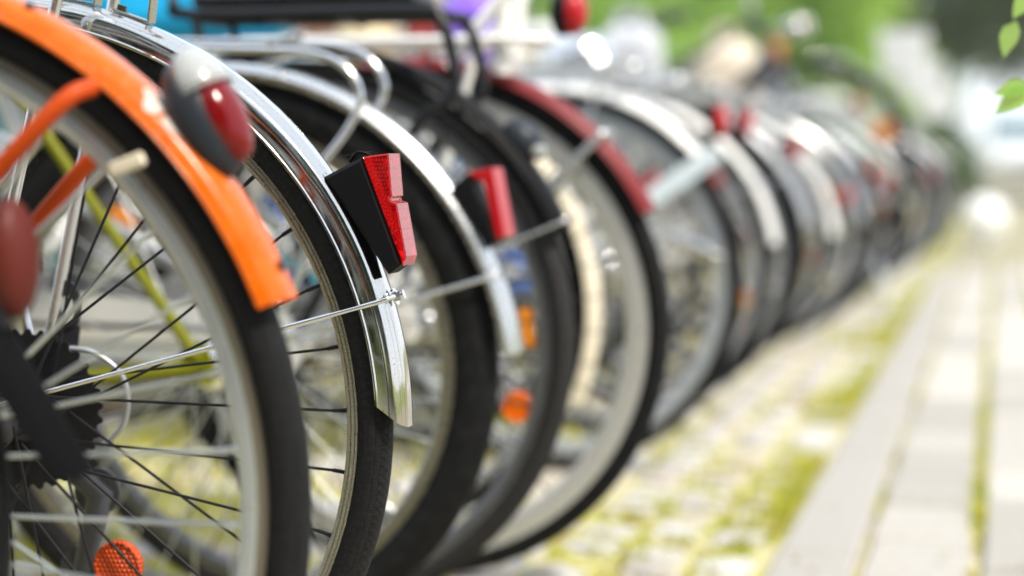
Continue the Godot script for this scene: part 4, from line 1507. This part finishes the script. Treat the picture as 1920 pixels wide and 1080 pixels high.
	g.tube([P(0.19, 0.508, 0.04), P(0.0, 0.37, 0.07)], 0.004, 8)
	part(b, "flat_stay", g.mesh(), M["pale_blue_plastic"])
	g = Geo.new()                                      # bottle dynamo beside the rim
	g.tube(curve([P(0.228, 0.432, 0.035), P(0.236, 0.430, 0.035), P(0.285, 0.410, 0.035), P(0.296, 0.405, 0.035)]), tapers(19, 0.017, 0.013), 12)
	g.tube([P(0.296, 0.405, 0.035), P(0.312, 0.398, 0.030)], 0.009, 10)
	part(b, "dynamo", g.mesh(), M["chrome"])
	far_bikes(alloy)
	build_luggage()


func with(a: Dictionary, b: Dictionary) -> Dictionary:
	var d := a.duplicate()
	d.merge(b, true)
	return d


func big_lamp(b: Node3D, at: Vector3, h: float, w: float) -> void:
	var g := Geo.new()
	g.ball(at + P(-0.010, 0), Vector3(0.018, h, w), Basis.IDENTITY, 10, 16)
	var o := part(b, "tail_light", g.mesh(), M["black_plastic"])
	g = Geo.new()
	g.ball(at + P(0.004, 0), Vector3(0.020, h * 0.97, w * 0.97), Basis.IDENTITY, 10, 16)
	part(o, "lens", g.mesh(), M["red_far_lens"])


func orange_extras(b: Node3D) -> void:
	var g := Geo.new()                                 # painted stays of frame and carrier
	for z in [-0.058, 0.058]:
		g.tube(curve([P(0.215, 0.622, z * 0.6), P(0.195, 0.603, z), P(0.10, 0.50, z * 1.05), P(0.01, 0.36, z * 1.15)]), 0.0062, 10)
	part(b, "mudguard_stay", g.mesh(), M["red_orange_paint"])
	g = Geo.new()
	var sa := deg_to_rad(64.0)
	bolt(g, P(cos(sa) * 0.362, 0.349 + sin(sa) * 0.362, 0.012), P(cos(sa), sin(sa), 0.35), 0.0035, 0.004)
	sa = deg_to_rad(25.5)
	bolt(g, P(cos(sa) * 0.363, 0.349 + sin(sa) * 0.363, 0.0), P(cos(sa), sin(sa), 0.0), 0.004, 0.005)
	part(b, "bolt", g.mesh(), M["dark_steel"])
	g = Geo.new()                                      # pale clip on the stay
	g.box(P(0.236, 0.572, 0.030), Vector3(0.026, 0.010, 0.006), 0.002, Basis(Vector3.BACK, 0.35))
	part(b, "clip", g.mesh(), M["cream_paint"])
	for q in [[46.5, 0.014, 0.3], [42.6, 0.016, -0.1]]:  # bare primer where the paint has chipped off
		g = Geo.new()
		var a := deg_to_rad(q[0])
		var rows := []
		for i in 7:
			var row := []
			for j in 7:
				var e := Vector2(i - 3, j - 3) / 3.0
				if e.length() > 1.0: e = e.normalized()
				e *= 1.0 + 0.22 * sin(e.angle() * 3.0 + q[2] * 9.0)
				var th: float = a + e.x * q[1] * 0.85 / 0.364
				var z: float = 0.0135 + e.y * 0.0085
				var zz := clampf(z, 0.0, 0.0249)
				var r := 0.3645
				if zz > 0.007: r = lerpf(0.3644, 0.3634, (zz - 0.007) / 0.007)
				if zz > 0.014: r = lerpf(0.3634, 0.3606, (zz - 0.014) / 0.006)
				if zz > 0.020: r = lerpf(0.3606, 0.3565, (zz - 0.020) / 0.004)
				row.append(P(cos(th) * r, 0.349 + sin(th) * r, zz + 0.0005))
			rows.append(row)
		g.skin(rows, P(0.2, 0.5, -0.02))
		part(b, "paint_chip", g.mesh(), M["chipped_primer"])
	# oval tail light: dark shell, clear top, red window
	var tilt := Basis(Vector3.BACK, deg_to_rad(28.0))
	var c := P(0.279, 0.606)
	g = Geo.new()
	g.ball(c + tilt * P(-0.004, -0.002), Vector3(0.021, 0.043, 0.024), tilt, 14, 20)
	var body := part(b, "tail_light", g.mesh(), M["grey_plastic"])
	g = Geo.new()
	g.ball(c + tilt * P(0.0085, -0.006), Vector3(0.0155, 0.034, 0.0205), tilt, 14, 20)
	part(body, "lens", g.mesh(), M["red_lens"])
	g = Geo.new()
	g.ball(c + tilt * P(0.005, 0.012), Vector3(0.0195, 0.032, 0.0235), tilt, 12, 20, 0.0, 0.50)
	part(body, "clear_cap", g.mesh(), M["glass_plastic"])
	g = Geo.new()                                      # silvered reflector under the clear top
	g.ball(c + tilt * P(0.005, 0.012), Vector3(0.0175, 0.029, 0.0215), tilt, 12, 20, 0.0, 0.45)
	part(body, "lamp_core", g.mesh(), M["pale_grey_cloth"])
	g = Geo.new()
	g.tube(curve([c + P(0.014, -0.044, 0.004), c + P(0.014, -0.056, 0.006), c + P(0.020, -0.066, 0.004)]), 0.003, 6)
	part(body, "wire", g.mesh(), M["dark_steel"])


func chrome_extras(b: Node3D) -> void:
	# black wedge housing with the stepped red lens
	var hous := [Vector2(0.297, 0.561), Vector2(0.3300, 0.5775), Vector2(0.3635, 0.4885), Vector2(0.352, 0.480)]
	tail_light(b, hous, [Vector2(0.3305, 0.5777), Vector2(0.3530, 0.5805), Vector2(0.3560, 0.5450), Vector2(0.3538, 0.5432), Vector2(0.3545, 0.5412), Vector2(0.3600, 0.5390), Vector2(0.3680, 0.4950), Vector2(0.3650, 0.4872)], 0.0185, true)
	# bolted steel straps that carry the rack
	var g := Geo.new()
	var hub := P(0, 0.351)
	for q in [[71.0, 0.0175], [79.0, 0.0105]]:
		var a := deg_to_rad(q[0])
		var p := hub + P(cos(a) * 0.3672, sin(a) * 0.3672, 0)
		var t := P(sin(a), -cos(a))
		var up := P(cos(a), sin(a))
		g.box(p + t * 0.004 + up * 0.0006, Vector3(0.034, 0.0022, 0.016), 0.0006, Basis(t, up, Vector3.BACK))
		var foot: Vector3 = p + t * 0.020 + up * 0.0008
		var d := P(0.012, 0.10).normalized()
		g.box(foot + d * 0.052, Vector3(0.0024, 0.106, 0.0155), 0.0006, Basis(P(d.y, -d.x), d, Vector3.BACK))
	part(b, "carrier_strap", g.mesh(), M["rim_alloy"])
	g = Geo.new()
	var a := deg_to_rad(72.4)
	var p := hub + P(cos(a) * 0.3685, sin(a) * 0.3685, 0)
	bolt(g, p, P(cos(a), sin(a)), 0.0042, 0.0055)
	part(b, "bolt", g.mesh(), M["dark_steel"])
	# dropout with its slot, gear cable loop, derailleur cage
	g = Geo.new()
	for k in 20:                                       # flat ring with a long slot
		var t0 := TAU * k / 20.0
		var t1 := TAU * (k + 1) / 20.0
		g.prism([Vector2(0.028 + cos(t0) * 0.013, 0.442 + sin(t0) * 0.024), Vector2(0.028 + cos(t1) * 0.013, 0.442 + sin(t1) * 0.024), Vector2(0.028 + cos(t1) * 0.0065, 0.440 + sin(t1) * 0.013), Vector2(0.028 + cos(t0) * 0.0065, 0.440 + sin(t0) * 0.013)], -0.070, -0.067)
	g.prism([Vector2(0.016, 0.425), Vector2(0.040, 0.425), Vector2(0.030, 0.355), Vector2(-0.01, 0.355)], -0.070, -0.067)
	part(b, "dropout", g.mesh(), M["dark_steel"])
	g = Geo.new()
	g.tube(curve([P(0.02, 0.405, -0.06), P(0.05, 0.402, -0.066), P(0.075, 0.385, -0.07), P(0.083, 0.362, -0.072), P(0.078, 0.335, -0.074), P(0.058, 0.315, -0.076)]), 0.0028, 8)
	part(b, "cable", g.mesh(), M["silver_paint"])
	g = Geo.new()
	g.tube([P(0.01, 0.31, -0.072), P(0.055, 0.27, -0.075), P(0.035, 0.20, -0.078)], [0.012, 0.014, 0.010], 8)
	g.turn([Vector2(0.004, -0.085), Vector2(0.022, -0.083), Vector2(0.022, -0.077), Vector2(0.004, -0.075)], true, 0, TAU, 22, P(0.05, 0.272))
	g.turn([Vector2(0.004, -0.085), Vector2(0.022, -0.083), Vector2(0.022, -0.077), Vector2(0.004, -0.075)], true, 0, TAU, 22, P(0.035, 0.20))
	part(b, "derailleur", g.mesh(), M["dark_steel"])
	g = Geo.new()                                      # axle nut and quick lever
	g.tube([P(0, 0.351, 0.066), P(0, 0.351, 0.082)], 0.0085, 6)
	part(b, "axle_nut", g.mesh(), M["bright_steel"])


func far_bikes(base: Dictionary) -> void:
	var rows := [
		# u, v, frame, rim, mudguard, a0, carrier, saddle, extra
		[-0.81, 4.20, "silver_paint", "rim_bright", "white_paint", 8.0, "tube", "black_vinyl", {"lamp": [0.285, 0.655, 0.0, 0.03], "style": "city"}, "bicycle with white mudguard and red lamp, directly behind the grey one"],
		[-0.80, 4.65, "white_paint", "rim_bright", "black_plastic", 20.0, "tube", "cream_leather", {}, "pale bicycle with black mudguard squeezed behind the one with white mudguard"],
		[-0.82, 5.10, "teal_paint", "rim_bright", "silver_paint", 10.0, "tube", "white_vinyl", {"headlight": true, "lamp": [0.31, 0.60, 0.0, 0.028]}, "teal bicycle with silver mudguard and white saddle"],
		[-0.80, 5.60, "cream_paint", "rim_bright", "white_paint", 3.0, "tube", "black_vinyl", {"lamp": [0.385, 0.475, -20.0, 0.032], "style": "city", "basket": "dark_steel"}, "cream bicycle with long white mudguard and low red lamp"],
		[-0.76, 6.20, "red_paint", "rim_bright", "aluminium", 6.0, "tube", "white_vinyl", {"lamp": [0.375, 0.545, -10.0, 0.035], "saddle_up": 0.03}, "red bicycle with raised white saddle in the middle distance"],
		[-0.72, 6.65, "black_paint", "rim_grey", "silver_paint", 15.0, "plate", "cream_leather", {"lamp": [0.36, 0.50, -10.0, 0.035], "basket": "bright_steel"}, "black bicycle with cream saddle and steel basket"],
		[-0.70, 7.38, "green_paint", "rim_bright", "green_paint", 8.0, "tube", "brown_leather", {"headlight": true, "lamp": [0.20, 0.775, 20.0, 0.03]}, "green bicycle with brown leather saddle"],
		[-0.70, 7.82, "silver_paint", "rim_bright", "white_paint", 10.0, "tube", "black_vinyl", {"style": "city", "lamp": [0.33, 0.58, -5.0, 0.03]}, "silver step-through bicycle carrying a slate grey bag"],
		[-0.70, 8.40, "blue_paint", "rim_grey", "black_plastic", 14.0, "tube", "black_vinyl", {}, "blue bicycle behind the silver step-through"],
	]
	for r in rows:
		var ra := rng.randf_range(-0.9, 0.6)
		var d: Dictionary = with(base, {"refl": [[cos(ra) * 0.24, sin(ra) * 0.24, 0.030, 0.014, "amber_lens", 0.0]], "spoke": "dull_spoke", "u": r[0], "v": r[1], "frame": r[2], "rim": r[3], "saddle": r[7], "rack": r[6], "label": r[9], "rack_mat": ["bright_steel", "chrome", "aluminium"][rng.randi() % 3], "roll": rng.randf_range(-4, 4), "yaw": rng.randf_range(-6, 6), "crank": rng.randf() * TAU, "grip": ["black_vinyl", "grey_plastic", "brown_leather"][rng.randi() % 3],
			"fender": {"mat": r[4], "r": 0.367, "w": 0.062, "a0": r[5], "a1": 150.0, "stay": 30.0}, "bar": ["swept", "flat"][rng.randi() % 2], "guard": ["black_plastic", "silver_paint", "white_paint"][rng.randi() % 3]})
		bicycle(with(d, r[8]))
	# bicycles pushed in deeper between the others
	for r in [[-1.16, 3.92, "silver_paint", "white_vinyl", "silver bicycle pushed in deeper, between the grey one and the white mudguard", "bright_steel"], [-1.12, 4.43, "black_paint", "black_vinyl", "black bicycle pushed in deeper, behind the one with white mudguard", "aluminium"],
			[-1.10, 5.36, "blue_paint", "brown_leather", "blue bicycle pushed in deeper, beside the cream one with long white mudguard", "bright_steel"], [-1.08, 5.92, "white_paint", "black_vinyl", "white bicycle pushed in deeper, before the red one with white bag", "aluminium"]]:
		bicycle(with(base, {"spoke": "dull_spoke", "u": r[0], "v": r[1], "frame": r[2], "saddle": r[3], "label": r[4], "rack": "tube", "rack_mat": r[5], "rack_y": 0.76 + rng.randf() * 0.03, "roll": rng.randf_range(-4, 4), "yaw": rng.randf_range(-5, 5), "crank": rng.randf() * TAU, "lamp": [0.36, 0.52, -10.0, 0.03],
			"fender": {"mat": "silver_paint", "r": 0.367, "w": 0.058, "a0": 12.0, "a1": 150.0, "stay": 30.0}}))
	# a bicycle parked the other way round, its front wheel up in a raised stand
	var d := with(base, {"u": -1.69, "v": 7.0, "yaw": 180.0, "pitch": -11.9, "frame": "black_paint", "rim": "dark_steel", "tyre_w": 0.052, "label": "reversed bicycle whose front wheel is lifted in a raised stand", "headlight": true, "stand": false,
		"fender": {"mat": "silver_paint", "r": 0.366, "w": 0.05, "a0": 10.0, "a1": 150.0, "stay": 30.0}, "rack": "tube", "front_refl": [[-0.272, 0.045, 0.042, 0.030, "amber_lens", 0.0]], "front_fender": false})
	bicycle(d)
	var st := thing("wheel_stand", "steel stand that carries the lifted front wheel", "bicycle stand", Vector3(-0.58, 0, -7.0))
	var g := Geo.new()
	for z in [-0.035, 0.035]:
		g.tube(curve([P(-0.42, 0.0, z), P(-0.30, 0.13, z), P(-0.05, 0.205, z), P(0.16, 0.24, z), P(0.20, 0.0, z)]), 0.010, 8)
	for x in [-0.15, 0.1]:
		g.tube([P(x, 0.19 + x * 0.2, -0.035), P(x, 0.19 + x * 0.2, 0.035)], 0.008, 8)
	part(st, "hoop", g.mesh(), M["bright_steel"])
	var tail := [
		[-1.80, 9.55, 180.0, "white_paint", "chrome", "white_vinyl", {"basket": "white_plastic", "basket_up": 0.16, "headlight": true}, "reversed white bicycle with white front basket"],
		[-0.70, 10.1, 0.0, "silver_paint", "aluminium", "black_vinyl", {"lamp": [0.36, 0.50, -10.0, 0.035]}, "silver bicycle between the two reversed white ones"],
		[-1.76, 10.7, 180.0, "cream_paint", "silver_paint", "black_vinyl", {"basket": "white_plastic", "basket_up": 0.08, "headlight": true}, "reversed cream bicycle with pale front basket"],
		[-0.70, 11.4, 0.0, "black_paint", "black_plastic", "brown_leather", {}, "black bicycle with brown saddle near the far end"],
		[-1.72, 12.0, 180.0, "silver_paint", "white_paint", "white_vinyl", {"headlight": true, "basket": "white_plastic"}, "reversed silver bicycle with white basket near the far end"],
		[-0.69, 12.7, 0.0, "teal_paint", "silver_paint", "black_vinyl", {}, "teal bicycle near the far end of the row"],
		[-1.76, 13.5, 180.0, "blue_paint", "aluminium", "black_vinyl", {"headlight": true}, "reversed blue bicycle, second last of the row"],
		[-0.68, 14.4, 0.0, "red_paint", "white_paint", "black_vinyl", {}, "last bicycle of the row, red with white mudguards"],
	]
	for r in tail:
		bicycle(with(with(base, {"spoke": "dull_spoke", "refl": [[0.21, -0.1, 0.030, 0.016, "amber_lens", 0.0]], "front_refl": [[-0.2, 0.12, 0.035, 0.02, "amber_lens", 0.0]], "u": r[0], "v": r[1], "yaw": r[2] + rng.randf_range(-3, 3), "frame": r[3], "saddle": r[5], "label": r[7], "rack": "tube", "roll": rng.randf_range(-2, 2), "crank": rng.randf() * TAU, "style": ["city", "diamond"][rng.randi() % 2],
			"fender": {"mat": r[4], "r": 0.367, "w": 0.054, "a0": 8.0, "a1": 150.0, "stay": 30.0}}), r[6]))


func bag(called: String, label: String, at: Vector3, half: Vector3, m: String, puff := 0.5, handle := true) -> void:
	var o := thing(called, label, "bag", at)
	var g := Geo.new()
	var rows := []
	for i in 13:
		var f := i / 12.0
		var row := []
		var s := 1.0 - 0.55 * pow(absf(f * 2.0 - 1.0), 5.0)
		for j in 29:
			var a := TAU * j / 28.0
			var c := pow(absf(cos(a)), puff) * signf(cos(a))
			var d := pow(absf(sin(a)), puff) * signf(sin(a))
			var wr: float = 1.0 + 0.05 * sin(a * 5.0 + f * 9.0) + 0.03 * sin(a * 11.0 - f * 17.0)
			row.append(Vector3(c * half.x * s * wr, f * half.y * 2.0, d * half.z * s * wr))
		rows.append(row)
	g.skin(rows, Vector3(0, half.y, 0))
	g.face(rows[12].slice(0, 28), Vector3.UP)
	g.face(rows[0].slice(0, 28), Vector3.DOWN)
	part(o, "body", g.mesh(), M[m])
	if handle:
		var h := Geo.new()
		for z in [-0.4, 0.4]:
			h = Geo.new()
			h.tube(curve([Vector3(-half.x * 0.4, half.y * 1.95, half.z * z), Vector3(-half.x * 0.3, half.y * 2.35, half.z * z), Vector3(half.x * 0.3, half.y * 2.35, half.z * z), Vector3(half.x * 0.4, half.y * 1.95, half.z * z)]), 0.006, 8)
			part(o, "handle", h.mesh(), M[m])


func build_luggage() -> void:
	bag("blue_bag", "bright blue bag on the carrier behind the chrome mudguard", Vector3(-1.15, 0.725, -2.66), Vector3(0.20, 0.11, 0.085), "cyan_cloth", 0.7)
	bag("cream_bag", "cream cloth bag strapped on the grey bicycle's carrier", Vector3(-1.165, 0.752, -3.65), Vector3(0.046, 0.055, 0.06), "cream_cloth", 0.5)
	bag("crimson_bag", "small dark red bag beside the cream one", Vector3(-1.055, 0.752, -3.65), Vector3(0.026, 0.05, 0.05), "crimson_cloth", 0.6, false)
	bag("white_bag", "white bag standing on the carrier of the red bicycle", Vector3(-1.12, 0.752, -6.2), Vector3(0.10, 0.12, 0.08), "pale_grey_cloth", 0.6)
	bag("canvas_bag", "pale canvas bag on the carrier of the green bicycle", Vector3(-0.98, 0.752, -7.38), Vector3(0.115, 0.13, 0.09), "pale_canvas", 0.6)
	bag("slate_bag", "slate grey bag on the silver step-through bicycle's carrier", Vector3(-0.90, 0.752, -7.82), Vector3(0.115, 0.10, 0.09), "slate_cloth", 0.6)
	bag("orange_bag", "small round orange bag lying on top of the slate grey bag", Vector3(-0.86, 0.945, -7.82), Vector3(0.042, 0.045, 0.05), "orange_cloth", 0.95, false)
	bag("silver_bag", "shiny silver bag on the carrier of the teal bicycle", Vector3(-1.06, 0.752, -5.1), Vector3(0.10, 0.07, 0.09), "bright_steel", 0.7, false)
	bag("purple_bag", "purple plastic bag beside the small dark red one", Vector3(-0.955, 0.752, -3.65), Vector3(0.062, 0.065, 0.06), "purple_plastic", 0.8)


func _ready() -> void:
	rng.seed = 20240611
	# camera
	var cam := Camera3D.new()
	cam.name = "camera"
	var lens := CameraAttributesPhysical.new()
	lens.frustum_focal_length = 83.9
	lens.frustum_focus_distance = 1.655
	lens.exposure_aperture = 2.8
	lens.frustum_far = 600.0
	lens.frustum_near = 0.05
	add_child(cam)
	cam.attributes = lens
	cam.near = 0.05
	cam.far = 600.0
	cam.fov = 16.285
	cam.position = EYE
	cam.rotation_degrees = Vector3(-PITCH, YAW, 0)
	cam.current = true
	# sky, sun and exposure: a bright, thinly overcast day
	var env := Environment.new()
	env.background_mode = Environment.BG_SKY
	var sky := ProceduralSkyMaterial.new()
	sky.sky_top_color = lin(0.74, 0.84, 0.98)
	sky.sky_horizon_color = lin(0.92, 0.955, 0.99)
	sky.sky_curve = 0.12
	sky.ground_horizon_color = lin(0.60, 0.60, 0.56)
	sky.ground_bottom_color = lin(0.3, 0.3, 0.25)
	sky.sky_energy_multiplier = 0.74
	var sk := Sky.new()
	sk.sky_material = sky
	env.sky = sk
	env.tonemap_mode = Environment.TONE_MAPPER_LINEAR
	env.tonemap_exposure = 3.45
	env.fog_enabled = true
	env.fog_density = 0.0012
	env.fog_light_color = Color(0.97, 0.98, 0.97)
	env.sdfgi_enabled = true
	env.ssao_enabled = true
	env.ssil_enabled = true
	var we := WorldEnvironment.new()
	we.name = "world_environment"
	we.environment = env
	add_child(we)
	var sun := DirectionalLight3D.new()
	sun.name = "sun"
	sun.light_energy = 0.5
	sun.light_color = Color(1.0, 0.965, 0.91)
	sun.light_angular_distance = 10.0
	sun.shadow_enabled = true
	sun.rotation_degrees = Vector3(-52, 58, 0)
	add_child(sun)
	make_materials()
	build_ground()
	build_surroundings()
	build_bikes()
